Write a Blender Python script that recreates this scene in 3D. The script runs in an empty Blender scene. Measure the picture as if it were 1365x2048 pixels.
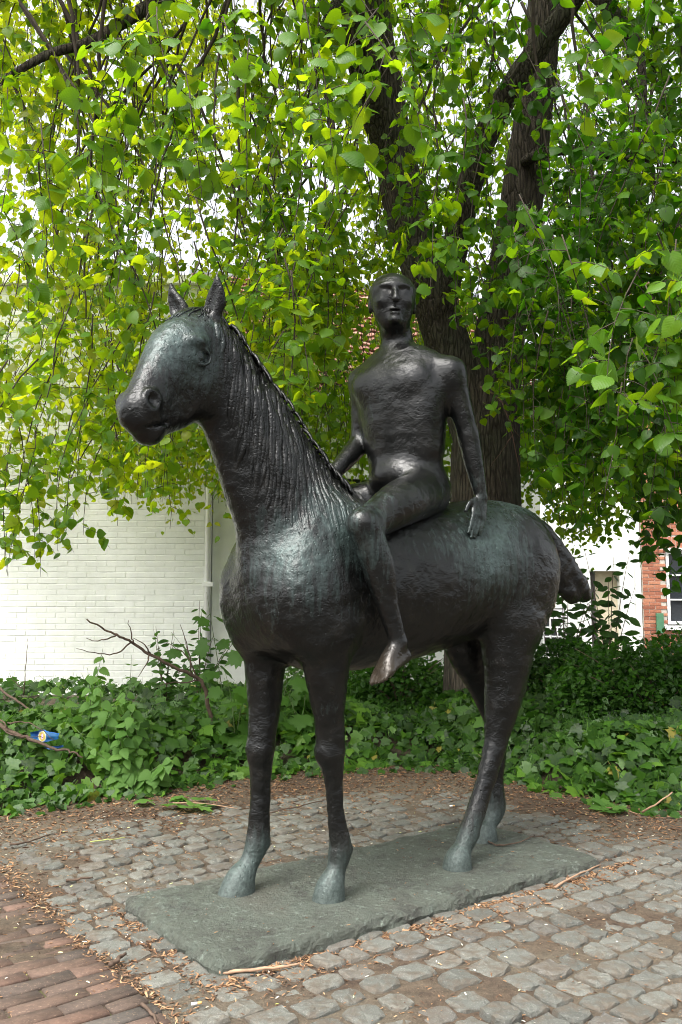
import bpy, math, random
import numpy as np
from mathutils import Vector, Matrix, Euler
from mathutils.bvhtree import BVHTree

# ------------------------------------------------------------------ camera, sky, sun, exposure
SC = bpy.context.scene
COL = SC.collection
CAM_H = 1.1
PITCH = math.atan2(176, 1735)
FPX = 1735.0                                   # focal length in pixels of the 1365 x 2048 photograph
cam = bpy.data.cameras.new('camera')
cam_ob = bpy.data.objects.new('camera', cam)
COL.objects.link(cam_ob)
cam.sensor_fit = 'VERTICAL'
cam.sensor_height = 36.0
cam.lens = 36.0 * FPX / 2048.0
cam.clip_start = 0.05
cam.clip_end = 500
cam_ob.location = (0, 0, CAM_H)
cam_ob.rotation_euler = (math.pi / 2 + PITCH, 0, 0)
SC.camera = cam_ob

SUN_EL, SUN_AZ = 58, 215                       # overcast: a broad soft sun behind cloud, over the viewer's left shoulder
world = bpy.data.worlds.new('World')
SC.world = world
world.use_nodes = True
wn = world.node_tree.nodes
wl = world.node_tree.links
bg = wn['Background']
sky = wn.new('ShaderNodeTexSky')
sky.sky_type = 'NISHITA'
sky.sun_disc = False
sky.sun_elevation = math.radians(SUN_EL)
sky.sun_rotation = math.radians(SUN_AZ)
sky.air_density = 1.0
sky.dust_density = 6.0
sky.ozone_density = 1.0
hs = wn.new('ShaderNodeHueSaturation')         # cloud cover: the sky's colour is nearly white
hs.inputs['Saturation'].default_value = 0.22
wl.new(sky.outputs['Color'], hs.inputs['Color'])
wl.new(hs.outputs['Color'], bg.inputs['Color'])
bg.inputs['Strength'].default_value = 0.15
sun = bpy.data.lights.new('sun', 'SUN')
sun.energy = 0.9
sun.angle = math.radians(25)
sun.color = (1.0, 0.97, 0.92)
sun_ob = bpy.data.objects.new('sun', sun)
COL.objects.link(sun_ob)
_a, _e = math.radians(SUN_AZ), math.radians(SUN_EL)
_sd = Vector((math.sin(_a) * math.cos(_e), math.cos(_a) * math.cos(_e), math.sin(_e)))
sun_ob.rotation_euler = _sd.to_track_quat('Z', 'Y').to_euler()
sun_ob.location = _sd * 40
SC.view_settings.view_transform = 'Standard'
SC.view_settings.look = 'None'
SC.view_settings.gamma = 1.0
SC.view_settings.exposure = 1.8
SC.view_settings.use_curve_mapping = False
SC.render.engine = 'CYCLES'
SC.cycles.max_bounces = 8
SC.cycles.diffuse_bounces = 4
SC.cycles.glossy_bounces = 3
SC.cycles.transmission_bounces = 5
SC.cycles.filter_width = 1.0
SC.cycles.use_denoising = True
SC.cycles.use_adaptive_sampling = True
SC.cycles.adaptive_threshold = 0.01
SC.cycles.caustics_reflective = False
SC.cycles.caustics_refractive = False

# ------------------------------------------------------------------ helpers
RNG = np.random.default_rng(11)


def ray(x, y):
    cx, cy = (x - 682.5) / FPX, (1024 - y) / FPX
    return np.array([cx, math.cos(PITCH) - cy * math.sin(PITCH), math.sin(PITCH) + cy * math.cos(PITCH)])


def gnd(x, y, z=0.0):
    """the place on the level z that the photograph shows at (x, y)"""
    r = ray(x, y)
    return np.array([0, 0, CAM_H]) + r * ((z - CAM_H) / r[2])


def at(x, y, Y):
    """the place at distance Y that the photograph shows at (x, y)"""
    r = ray(x, y)
    return np.array([0, 0, CAM_H]) + r * (Y / r[1])


def proj(P):
    P = np.atleast_2d(np.asarray(P, float)) - np.array([0, 0, CAM_H])
    d = P[:, 1] * math.cos(PITCH) + P[:, 2] * math.sin(PITCH)
    u = -P[:, 1] * math.sin(PITCH) + P[:, 2] * math.cos(PITCH)
    d = np.where(np.abs(d) < 1e-3, 1e-3, d)
    return np.stack([682.5 + FPX * P[:, 0] / d, 1024 - FPX * u / d, d], 1)


def mk_mesh(name, V, F, smooth=False, tint=None, mats=None, mat_idx=None):
    """mesh from arrays; F is one (n,k) array, a list of such arrays, or a list of index tuples"""
    me = bpy.data.meshes.new(name)
    V = np.asarray(V, np.float32)
    if isinstance(F, np.ndarray):
        F = [F]
    if len(F) and not isinstance(F[0], np.ndarray):
        by = {}
        for f in F:
            by.setdefault(len(f), []).append(f)
        F = [np.array(v, np.int32) for v in by.values()]
    idx = np.concatenate([f.ravel() for f in F]).astype(np.int32)
    tot = np.concatenate([np.full(len(f), f.shape[1], np.int32) for f in F])
    start = np.concatenate([[0], np.cumsum(tot)[:-1]]).astype(np.int32)
    me.vertices.add(len(V))
    me.vertices.foreach_set('co', V.ravel())
    me.loops.add(len(idx))
    me.loops.foreach_set('vertex_index', idx)
    me.polygons.add(len(tot))
    me.polygons.foreach_set('loop_start', start)
    me.polygons.foreach_set('use_smooth', np.full(len(tot), bool(smooth)))
    if tint is not None:
        a = me.attributes.new('tint', 'FLOAT', 'POINT')
        a.data.foreach_set('value', np.asarray(tint, np.float32))
    me.update(calc_edges=True)
    if mats:
        for m in mats:
            me.materials.append(m)
        if mat_idx is not None:
            me.polygons.foreach_set('material_index', np.asarray(mat_idx, np.int32))
    return me


def obj(name, me, parent=None, loc=None, rot=None, scale=None, **props):
    o = bpy.data.objects.new(name, me)
    COL.objects.link(o)
    if parent is not None:
        o.parent = parent
    if loc is not None:
        o.location = loc
    if rot is not None:
        o.rotation_euler = rot
    if scale is not None:
        o.scale = scale
    for k, v in props.items():
        o[k] = v
    return o


def empty(name, loc=(0, 0, 0), rotz=0.0, **props):
    o = obj(name, None, None, loc, (0, 0, rotz), **props)
    o.empty_display_size = 0.1
    return o


class MB:
    """collects faces and builds one mesh object from them"""

    def __init__(s):
        s.v, s.f, s.t, s.n = [], [], [], 0

    def add(s, V, F, tint=0.5):
        V = np.asarray(V, float)
        s.v.append(V)
        for f in F:
            s.f.append(tuple(int(i) + s.n for i in f))
        s.t.append(np.full(len(V), tint) if np.isscalar(tint) else np.asarray(tint))
        s.n += len(V)
        return s

    def box(s, c, size, rotz=0.0, tint=0.5):
        x, y, z = np.asarray(size) / 2.0
        V = np.array([[i * x, j * y, k * z] for i in (-1, 1) for j in (-1, 1) for k in (-1, 1)])
        ca, sa = math.cos(rotz), math.sin(rotz)
        V = V @ np.array([[ca, sa, 0], [-sa, ca, 0], [0, 0, 1]]) + np.asarray(c)
        return s.add(V, [(0, 1, 3, 2), (4, 6, 7, 5), (0, 4, 5, 1), (2, 3, 7, 6), (0, 2, 6, 4), (1, 5, 7, 3)], tint)

    def tube(s, pts, radii, n=8, tint=0.5, bump=0.0, rng=None):
        V, F = tube_arrays(pts, radii, n, bump, rng)
        return s.add(V, F, tint)

    def mesh(s, name, mats, smooth=False):
        return mk_mesh(name, np.concatenate(s.v), s.f, smooth, np.concatenate(s.t), mats)


def tube_arrays(pts, radii, n=8, bump=0.0, rng=None):
    P = np.asarray(pts, float)
    R = np.broadcast_to(np.asarray(radii, float), (len(P),))
    T = np.gradient(P, axis=0)
    T /= np.linalg.norm(T, axis=1)[:, None] + 1e-9
    ref = np.array([1.0, 0, 0]) if abs(T[0] @ np.array([1.0, 0, 0])) < 0.85 else np.array([0, 1.0, 0])
    V = []
    a = np.linspace(0, 2 * math.pi, n, endpoint=False)
    u = np.cross(T[0], ref)
    for i in range(len(P)):
        u = u - (u @ T[i]) * T[i]
        u /= np.linalg.norm(u) + 1e-9
        w = np.cross(T[i], u)
        r = R[i]
        if bump:
            r = R[i] * (1 + bump * rng.normal(size=n))
        V.append(P[i] + (np.cos(a) * r)[:, None] * u + (np.sin(a) * r)[:, None] * w)
    V = np.concatenate(V)
    F = []
    for i in range(len(P) - 1):
        for j in range(n):
            k = (j + 1) % n
            F.append((i * n + j, i * n + k, (i + 1) * n + k, (i + 1) * n + j))
    F.append(tuple(range(n - 1, -1, -1)))
    F.append(tuple(range((len(P) - 1) * n, len(P) * n)))
    return V, F


def catmull(P, sub):
    P = np.asarray(P, float)
    Q = np.vstack([2 * P[0] - P[1], P, 2 * P[-1] - P[-2]])
    out = []
    for i in range(1, len(Q) - 2):
        for t in np.arange(sub) / sub:
            p0, p1, p2, p3 = Q[i - 1], Q[i], Q[i + 1], Q[i + 2]
            out.append(0.5 * (2 * p1 + (p2 - p0) * t + (2 * p0 - 5 * p1 + 4 * p2 - p3) * t * t + (3 * p1 - p0 - 3 * p2 + p3) * t ** 3))
    out.append(P[-1])
    return np.array(out)


def vnoise(P, seed=0):
    """smooth value noise, 3-D, in [-1, 1]"""
    P = np.asarray(P, float)
    i = np.floor(P).astype(np.int64)
    f = P - i
    f = f * f * (3 - 2 * f)

    def hsh(a, b, c):
        n = (a * 374761393 + b * 668265263 + c * 2147483647 + seed * 974634777) & 0x7fffffff
        n = ((n ^ (n >> 13)) * 1274126177) & 0x7fffffff
        return ((n ^ (n >> 16)) & 0xffff) / 32767.5 - 1
    r = 0
    for a in (0, 1):
        for b in (0, 1):
            for c in (0, 1):
                w = (f[..., 0] if a else 1 - f[..., 0]) * (f[..., 1] if b else 1 - f[..., 1]) * (f[..., 2] if c else 1 - f[..., 2])
                r = r + w * hsh(i[..., 0] + a, i[..., 1] + b, i[..., 2] + c)
    return r


def fbm(P, seed=0, octv=3):
    P = np.asarray(P, float)
    r, a = 0, 1.0
    for k in range(octv):
        r = r + a * vnoise(P * 2 ** k + 17.3 * k, seed + k)
        a *= 0.5
    return r


def scatter(tv, tf, pos, ax, nr, sc, tint=None, bend=None):
    """one copy of the template (x: across, y: base to tip, z: face normal) per position"""
    ax = ax / (np.linalg.norm(ax, axis=1)[:, None] + 1e-9)
    nr = nr - (nr * ax).sum(1)[:, None] * ax
    nr /= np.linalg.norm(nr, axis=1)[:, None] + 1e-9
    sd = np.cross(ax, nr)
    tv = np.asarray(tv, float)
    n, m = len(pos), len(tv)
    T = np.broadcast_to(tv, (n, m, 3)).copy()
    if bend is not None:
        T[:, :, 2] += bend[:, None] * T[:, :, 1] ** 2
    V = (pos[:, None, :] + sc[:, None, None] * (T[:, :, 0:1] * sd[:, None, :] + T[:, :, 1:2] * ax[:, None, :] + T[:, :, 2:3] * nr[:, None, :])).reshape(-1, 3)
    off = (np.arange(n) * m)[:, None, None]
    Fs = []
    by = {}
    for f in tf:
        by.setdefault(len(f), []).append(f)
    for k, v in by.items():
        Fs.append((np.array(v)[None] + off).reshape(-1, k).astype(np.int32))
    t = np.repeat(tint, m) if tint is not None else None
    return V, Fs, t


# ------------------------------------------------------------------ materials
class NT:
    def __init__(s, name):
        s.m = bpy.data.materials.new(name)
        s.m.use_nodes = True
        s.t = s.m.node_tree
        s.bsdf = s.t.nodes['Principled BSDF']
        s.out = s.t.nodes['Material Output']

    def n(s, typ, ins=None, **props):
        nd = s.t.nodes.new('ShaderNode' + typ)
        for k, v in props.items():
            setattr(nd, k, v)
        for k, v in (ins or {}).items():
            s.set(nd.inputs[k], v)
        return nd

    def set(s, sock, v):
        if isinstance(v, bpy.types.NodeSocket):
            s.t.links.new(v, sock)
        elif isinstance(v, bpy.types.Node):
            s.t.links.new(v.outputs[0], sock)
        elif isinstance(v, (tuple, list)) and len(v) == 3 and sock.type == 'RGBA':
            sock.default_value = (*v, 1)
        else:
            sock.default_value = v

    def p(s, **kw):
        for k, v in kw.items():
            s.set(s.bsdf.inputs[k.replace('_', ' ')], v)

    def ramp(s, fac, stops, interp='LINEAR'):
        r = s.n('ValToRGB', {'Fac': fac})
        cr = r.color_ramp
        cr.interpolation = interp
        while len(cr.elements) > 1:
            cr.elements.remove(cr.elements[0])
        for i, (p, c) in enumerate(stops):
            e = cr.elements[0] if i == 0 else cr.elements.new(p)
            e.position = p
            c = (c, c, c) if not isinstance(c, (tuple, list)) else c
            e.color = (*c, 1)
        return r

    def mix(s, fac, a, b, blend='MIX'):
        m = s.n('MixRGB', blend_type=blend)
        s.set(m.inputs[0], fac)
        s.set(m.inputs[1], a)
        s.set(m.inputs[2], b)
        return m

    def math(s, op, a, b=0.0, clamp=False):
        m = s.n('Math', operation=op, use_clamp=clamp)
        s.set(m.inputs[0], a)
        s.set(m.inputs[1], b)
        return m

    def noise(s, scale, detail=4, rough=0.55, vec=None, dist=0.0):
        nd = s.n('TexNoise', {'Scale': scale, 'Detail': detail, 'Roughness': rough, 'Distortion': dist})
        if vec is not None:
            s.set(nd.inputs['Vector'], vec)
        return nd.outputs['Fac']

    def coord(s, which='Object', scale=None):
        c = s.n('TexCoord').outputs[which]
        if scale:
            c = s.n('Mapping', {'Vector': c, 'Scale': scale}).outputs[0]
        return c

    def bump(s, h, strength=0.4, dist=0.01, normal=None):
        b = s.n('Bump', {'Height': h, 'Strength': strength, 'Distance': dist})
        if normal is not None:
            s.set(b.inputs['Normal'], normal)
        return b.outputs[0]

    def attr(s, name='tint'):
        return s.n('Attribute', attribute_name=name).outputs['Fac']


def mat_bronze(name, polished=False):
    m = NT(name)
    co = m.coord('Object')
    big = m.noise(2.6, 5, 0.6, co)
    med = m.noise(14, 5, 0.65, co)
    fine = m.noise(90, 4, 0.6, co)
    vert = m.noise(9, 4, 0.6, m.coord('Object', (6, 6, 0.7)))       # run-off streaks
    dark = m.ramp(med, [(0.25, (0.0042, 0.0046, 0.0044)), (0.55, (0.0085, 0.0088, 0.0082)), (0.8, (0.019, 0.0178, 0.0155))])
    pat = m.ramp(fine, [(0.3, (0.030, 0.046, 0.043)), (0.7, (0.075, 0.11, 0.103))])
    # verdigris patches where the cast has weathered
    acc = None
    sep = m.n('SeparateXYZ', {'Vector': co})
    spots = [(0.33, 0.15, 1.36, 0.24), (-0.42, 0.24, 1.36, 0.36), (0.98, 0.12, 1.92, 0.26), (0.55, 0.16, 1.25, 0.24), (-0.7, 0.1, 1.53, 0.25)]
    for (x, y, z, r) in spots:
        d = m.n('VectorMath', {0: co, 1: (x, y, z)}, operation='DISTANCE')
        v = m.n('MapRange', {'Value': d.outputs['Value'], 'From Min': r, 'From Max': 0.0})
        acc = v.outputs[0] if acc is None else m.math('MAXIMUM', acc, v.outputs[0]).outputs[0]
    low = m.n('MapRange', {'Value': sep.outputs['Z'], 'From Min': 0.30, 'From Max': 0.06}).outputs[0]
    f = m.math('MULTIPLY', acc, 0.62)
    f = m.math('ADD', f, m.math('MULTIPLY', low, 1.0))
    n2 = m.math('ADD', m.math('MULTIPLY', big, 0.75), m.math('MULTIPLY', vert, 0.6))
    f = m.math('ADD', f, m.math('MULTIPLY', m.math('SUBTRACT', n2, 0.68), 1.5))
    f = m.ramp(f, [(0.12, 0.0), (0.75, 0.9)])
    col = m.mix(f, dark, pat)
    col = m.mix(m.math('MULTIPLY', low, 0.5), col, m.ramp(fine, [(0.3, (0.045, 0.050, 0.043)), (0.7, (0.085, 0.093, 0.080))]))
    ro = m.ramp(med, [(0.3, 0.15), (0.7, 0.26)])
    if polished:
        ro = m.ramp(med, [(0.3, 0.17), (0.7, 0.27)])
    ro = m.mix(f, ro, (0.42, 0.42, 0.42))
    ro = m.mix(m.math('MULTIPLY', low, 0.7), ro, (0.62, 0.62, 0.62))
    vo = m.n('TexVoronoi', {'Vector': co, 'Scale': 58}, feature='F1').outputs['Distance']
    pits = m.ramp(vo, [(0.0, 0.0), (0.25, 1.0)])
    patch = m.ramp(m.noise(5, 3, 0.6, co), [(0.36, 0.0), (0.54, 1.0)])
    h = m.math('ADD', m.math('MULTIPLY', med, 0.22), m.math('MULTIPLY', m.noise(38, 4, 0.65, co), 0.38))
    h2 = m.math('ADD', h, m.math('MULTIPLY', m.math('MULTIPLY', pits, patch), 0.50))
    nrm = m.bump(h2, 0.34 if polished else 0.50, 0.010)
    nrm = m.bump(fine, 0.42 if polished else 0.60, 0.005, nrm)
    if polished:                                          # the foot is rubbed to the metal by hands
        d = m.n('VectorMath', {0: co, 1: (0.225, 0.315, 0.80)}, operation='DISTANCE')
        rub = m.n('MapRange', {'Value': d.outputs['Value'], 'From Min': 0.17, 'From Max': 0.02}).outputs[0]
        col = m.mix(m.math('MULTIPLY', rub, .75), col, (0.060, 0.046, 0.032))
    m.p(Base_Color=col, Roughness=ro, Metallic=0.25, Normal=nrm)
    m.bsdf.inputs['Specular IOR Level'].default_value = 0.40 if polished else 0.36
    return m.m


def mat_plate():
    m = NT('weathered_bronze_plate')
    co = m.coord('Object')
    med = m.noise(3.2, 6, 0.72, co)
    fine = m.noise(70, 5, 0.7, co)
    col = m.ramp(med, [(0.3, (0.065, 0.070, 0.052)), (0.5, (0.095, 0.110, 0.086)), (0.7, (0.125, 0.160, 0.130))])
    col = m.mix(m.ramp(fine, [(0.35, 0.5), (0.6, 0.0)]), col, (0.045, 0.045, 0.036))
    brown = m.ramp(m.noise(3.1, 4, 0.6, co), [(0.52, 0.0), (0.7, 0.6)])
    col = m.mix(brown, col, (0.075, 0.062, 0.045))
    col = m.mix(m.ramp(m.noise(9, 7, 0.78, co), [(0.50, 0.0), (0.60, 0.7)]), col, (0.035, 0.034, 0.028))
    col = m.mix(m.ramp(m.noise(30, 5, 0.75, co), [(0.57, 0.0), (0.66, 0.7)]), col, (0.20, 0.24, 0.20))
    h = m.math('ADD', m.math('MULTIPLY', med, 0.8), m.math('MULTIPLY', fine, 0.5))
    h = m.math('ADD', h, m.math('MULTIPLY', m.noise(28, 6, 0.75, co), 0.75))
    m.p(Base_Color=col, Roughness=0.68, Metallic=0.0, Normal=m.bump(h, 1.0, 0.035))
    return m.m


def mat_simple(name, c, rough=0.6, var=0.25, scale=12, bump=0.2, dist=0.005, spec=0.5, metal=0.0):
    m = NT(name)
    co = m.coord('Object')
    f = m.noise(scale, 5, 0.6, co)
    lo = tuple(x * (1 - var) for x in c)
    hi = tuple(min(1, x * (1 + var)) for x in c)
    m.p(Base_Color=m.ramp(f, [(0.3, lo), (0.7, hi)]), Roughness=rough, Metallic=metal)
    if bump:
        m.p(Normal=m.bump(m.noise(scale * 4, 5, 0.6, co), bump, dist))
    m.bsdf.inputs['Specular IOR Level'].default_value = spec
    return m.m


def mat_tinted(name, stops, rough=0.7, scale=30, var=0.35, bump=0.4, dist=0.004, spec=0.4, grain=None):
    """colour picked per piece by the tint attribute, grain from noise"""
    m = NT(name)
    co = m.coord('Object')
    base = m.ramp(m.attr(), stops)
    g = m.noise(scale, 6, 0.65, co)
    k = m.ramp(g, [(0.3, 1 - var), (0.7, 1 + var * 0.6)])
    col = m.mix(1.0, base, k, 'MULTIPLY')
    if grain:
        col = m.mix(m.ramp(m.noise(grain[0], 3, 0.6, co), [(0.55, 0), (0.66, grain[2])]), col, grain[1])
    m.p(Base_Color=col, Roughness=rough, Normal=m.bump(g, bump, dist))
    m.bsdf.inputs['Specular IOR Level'].default_value = spec
    return m.m


def mat_leaf(name, stops, trans, tw=0.45, rough=0.4, vein=None, spec=0.4):
    """leaf: diffuse + gloss on top, light let through from behind"""
    m = NT(name)
    t = m.attr()
    base = m.ramp(t, stops)
    tr = m.ramp(t, trans)
    co = m.coord('Object')
    base = m.mix(m.ramp(m.noise(60, 3, 0.6, co), [(0.3, 0.0), (0.75, 0.35)]), base, (0.09, 0.16, 0.012))
    m.p(Base_Color=base, Roughness=rough)
    m.bsdf.inputs['Specular IOR Level'].default_value = spec * .7
    m.p(Normal=m.bump(m.noise(90, 2, 0.5, co), 0.3, 0.004))
    tl = m.n('BsdfTranslucent', {'Color': tr})
    mx = m.n('MixShader', {0: tw, 1: m.bsdf.outputs[0], 2: tl.outputs[0]})
    m.t.links.new(mx.outputs[0], m.out.inputs['Surface'])
    return m.m


# ================================================================== ground, setts, brick path
GZ = 0.016
BX = [-60, -6, -3, -2.0, -1.715, -1.45, -1.116, -.73, -.38, .056, .50, .78, .95, 1.10, 1.25, 1.4, 1.6, 1.78, 3, 6, 60]
BY = [3.4, 3.6, 4.2, 4.42, 4.56, 4.80, 5.07, 5.34, 5.57, 5.73, 5.82, 5.70, 5.50, 5.22, 5.0, 4.82, 4.66, 4.65, 4.5, 4.3, 4.3]


def border(x):
    return np.interp(x, BX, BY)


def sstep(a, b, x):
    t = np.clip((x - a) / (b - a), 0, 1)
    return t * t * (3 - 2 * t)


def ground_z(x, y):
    """height of the earth: level by the statue, banked up under the ivy"""
    x, y = np.asarray(x, float), np.asarray(y, float)
    t = y - border(x) + 0.10 * vnoise(np.stack([x * 2.3, y * 2.3, 0 * x], -1), 7)
    z = GZ - 0.001 + 0.0055 * fbm(np.stack([x * 5, y * 5, 0 * x], -1), 2)
    z = z + 0.010 * sstep(-1.0, -0.1, t)
    z = z + 0.17 * sstep(0.0, 0.7, t) + 0.03 * sstep(0.5, 1.6, t)
    z = z + sstep(.1, .8, t) * 0.06 * fbm(np.stack([x * 1.2, y * 1.2, 0 * x + 4], -1), 5)
    return z * (1 - sstep(7.6, 9.0, y)) + sstep(7.6, 9.0, y) * (0.05)


def mat_soil():
    m = NT('soil_and_bark_mulch')
    co = m.coord('Object')
    big = m.noise(1.6, 5, 0.6, co)
    med = m.noise(22, 6, 0.7, co)
    fine = m.noise(160, 4, 0.7, co)
    c = m.ramp(med, [(0.3, (0.032, 0.022, 0.016)), (0.5, (0.075, 0.053, 0.037)), (0.72, (0.13, 0.095, 0.064))])
    sand = m.ramp(fine, [(0.3, (0.085, 0.072, 0.053)), (0.7, (0.16, 0.138, 0.10))])
    c = m.mix(m.ramp(big, [(0.40, 0.0), (0.62, 0.85)]), c, sand)
    c = m.mix(m.ramp(fine, [(0.60, 0.0), (0.72, 0.6)]), c, (0.30, 0.21, 0.13))
    c = m.mix(m.ramp(fine, [(0.28, 0.7), (0.40, 0.0)]), c, (0.02, 0.014, 0.01))
    h = m.math('ADD', m.math('MULTIPLY', med, 1.0), m.math('MULTIPLY', fine, 0.6))
    m.p(Base_Color=c, Roughness=0.9, Normal=m.bump(h, 0.9, 0.015))
    m.bsdf.inputs['Specular IOR Level'].default_value = 0.2
    return m.m


def axis(fine_lo, fine_hi, step, far):
    a = np.arange(fine_lo, fine_hi + 1e-6, step)
    lo, hi, d = [], [], step
    p = fine_lo
    while p > -far:
        d *= 1.25
        p -= d
        lo.append(p)
    p, d = fine_hi, step
    while p < far:
        d *= 1.25
        p += d
        hi.append(p)
    return np.concatenate([lo[::-1], a, hi])


gx, gy = axis(-3.0, 3.0, 0.04, 120), axis(1.8, 7.0, 0.04, 120)
GXX, GYY = np.meshgrid(gx, gy, indexing='ij')
gzz = ground_z(GXX, GYY)
gv = np.stack([GXX, GYY, gzz], -1).reshape(-1, 3)
nx, ny = len(gx), len(gy)
ii = (np.arange(nx - 1)[:, None] * ny + np.arange(ny - 1)[None]).ravel()
gf = np.stack([ii, ii + ny, ii + ny + 1, ii + 1], 1).astype(np.int32)
ground = obj('ground', mk_mesh('ground', gv, gf, True, mats=[mat_soil()]), kind='structure')

# the statue's frame also sets out the paving
_C0, _FW, _LF = np.array([0.15, 3.414]), np.array([-0.8, -0.6]), np.array([0.6, -0.8])
ROT = math.atan2(-0.6, -0.8)


def pav(u, v):
    p = _C0 + u * _FW + v * _LF
    return p[0], p[1]


SETT = NT('grey_granite')
_co = SETT.coord('Object')
_oi = SETT.n('ObjectInfo').outputs['Random']
_t = SETT.math('ADD', SETT.attr(), _oi)
_t = SETT.math('FRACT', _t)
_c = SETT.ramp(_t, [(0.0, (0.066, 0.068, 0.057)), (0.45, (0.097, 0.099, 0.084)), (0.8, (0.126, 0.127, 0.107)), (0.92, (0.108, 0.098, 0.080)), (1.0, (0.074, 0.072, 0.063))])
_wc = SETT.n('NewGeometry').outputs['Position']
_sp = SETT.noise(260, 3, 0.7, _wc)
_c = SETT.mix(SETT.ramp(_sp, [(0.35, 0.55), (0.5, 0.0)]), _c, (0.07, 0.07, 0.065))
_c = SETT.mix(SETT.ramp(_sp, [(0.58, 0.0), (0.68, 0.5)]), _c, (0.32, 0.31, 0.29))
_c = SETT.mix(SETT.ramp(SETT.noise(18, 5, 0.7, _wc), [(0.44, 0.0), (0.62, 0.8)]), _c, (0.078, 0.060, 0.042))
SETT.p(Base_Color=_c, Roughness=0.75, Normal=SETT.bump(SETT.math('ADD', SETT.noise(45, 5, 0.65, _wc), SETT.math('MULTIPLY', _sp, .4)), 0.7, 0.008))


def sett_mesh(seed):
    """a worn cobble: square below, domed and uneven on top; unit footprint, 12 cm deep"""
    rg = np.random.default_rng(seed)
    n = 16
    a = np.linspace(0, 2 * math.pi, n, endpoint=False) + rg.normal(0, .05, n)
    e = 5.5
    base = (np.abs(np.cos(a)) ** e + np.abs(np.sin(a)) ** e) ** (-1 / e) * (1 + rg.normal(0, 0.03, n)) * (1 + .035 * np.sin(2 * a + rg.uniform(0, 6)) + .05 * np.sin(3 * a + rg.uniform(0, 6)))
    V, F = [], []
    for (k, z) in ((0.48, -0.10), (0.49, -0.007), (0.465, 0.0), (0.38, 0.0025)):
        r = base * k * (1 + rg.normal(0, 0.02, n))
        V += [(r[i] * math.cos(a[i]), r[i] * math.sin(a[i]), z + (rg.normal(0, 0.0022) if z > -.05 else 0)) for i in range(n)]
    for q in range(3):
        for i in range(n):
            k = (i + 1) % n
            F.append((q * n + i, q * n + k, (q + 1) * n + k, (q + 1) * n + i))
    V.append((rg.normal(0, .03), rg.normal(0, .03), 0.003 + rg.normal(0, 0.0012)))
    for i in range(n):
        F.append((3 * n + i, 3 * n + (i + 1) % n, 4 * n))
    return np.array(V) * np.array([.12, .108, 1]), F


SETTS = [sett_mesh(s) for s in range(9)]
SETT_ME = [mk_mesh('sett', v, f, False, np.full(len(v), .5), [SETT.m]) for v, f in SETTS]
paving = empty('cobbled_paving', (0, 0, 0), kind='structure')
rg = np.random.default_rng(3)
cand = []
v = -2.3
row = 0
while v < 1.75:
    w = rg.uniform(.084, .102)
    u = 1.085 + rg.uniform(-.02, .02)
    while u > -3.2:
        L = rg.uniform(.080, .122)
        uc, vc = u - L / 2, v + w / 2
        x, y = pav(uc, vc)
        u -= L + rg.uniform(.008, .018)
        d = border(x) - y
        if y < 1.6 or abs(x) > 3.6 or d < -0.15:
            continue
        if abs(uc) < .80 and abs(vc + .011) < .30:
            continue
        sink = -0.013 * float(1 - sstep(0.15, 1.25, d))
        if rg.random() < .16:
            sink -= rg.uniform(.004, .014)
        if uc > .95 and rg.random() < .4:
            sink -= .012
        cand.append((x, y, GZ + 0.006 + sink + rg.normal(0, .003), ROT + rg.normal(0, .05), L, w, rg.integers(9), rg.random()))
    v += w + rg.uniform(.008, .015)
    row += 1
px = proj([(c[0], c[1], c[2]) for c in cand])
vis = (px[:, 0] > -15) & (px[:, 0] < 1380) & (px[:, 1] < 2060)
order = np.lexsort((px[:, 2], ~vis))
mb_rest = MB()
for rank, i in enumerate(order):
    x, y, z, r, L, w, k, t = cand[i]
    if rank < 300:
        o = obj('sett', SETT_ME[k], paving, (x, y, z), (rg.normal(0, .03), rg.normal(0, .03), r), (L / .12, w / .108, 1))
    else:
        V = SETTS[k][0] * np.array([L / .12, w / .108, 1])
        c, s = math.cos(r), math.sin(r)
        V = V @ np.array([[c, s, 0], [-s, c, 0], [0, 0, 1]]) + np.array([x, y, z])
        mb_rest.add(V, SETTS[k][1], t)
obj('more_setts', mb_rest.mesh('more_setts', [SETT.m]), paving, kind='stuff')

# ---- unseen street behind the viewer, added to cut brown bounce light on the bronze
street = MB().box((0, -14, GZ - .05), (90, 30.6, .12))
obj('street', street.mesh('street', [mat_simple('grey_street_surface', (0.06, 0.058, 0.055), .9, .3, 8, .4)]), kind='structure')

# ---- brick path
BRK = NT('brown_paving_brick')
_co = BRK.coord('Object')
_wc = BRK.n('NewGeometry').outputs['Position']
_t = BRK.math('FRACT', BRK.math('ADD', BRK.attr(), BRK.n('ObjectInfo').outputs['Random']))
_c = BRK.ramp(_t, [(0.0, (0.052, 0.039, 0.030)), (0.3, (0.075, 0.050, 0.036)), (0.6, (0.100, 0.061, 0.042)), (0.85, (0.125, 0.070, 0.048)), (1.0, (0.068, 0.056, 0.046))])
_n = BRK.noise(30, 6, 0.7, _wc)
_c = BRK.mix(1.0, _c, BRK.ramp(_n, [(0.3, 0.6), (0.7, 1.2)]), 'MULTIPLY')
_c = BRK.mix(BRK.ramp(BRK.noise(150, 3, .6, _wc), [(0.6, 0.0), (0.7, 0.4)]), _c, (0.32, 0.22, 0.15))
BRK.p(Base_Color=_c, Roughness=0.85, Normal=BRK.bump(BRK.math('ADD', _n, BRK.math('MULTIPLY', BRK.noise(140, 3, .6, _wc), .5)), 0.6, 0.006))


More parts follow.
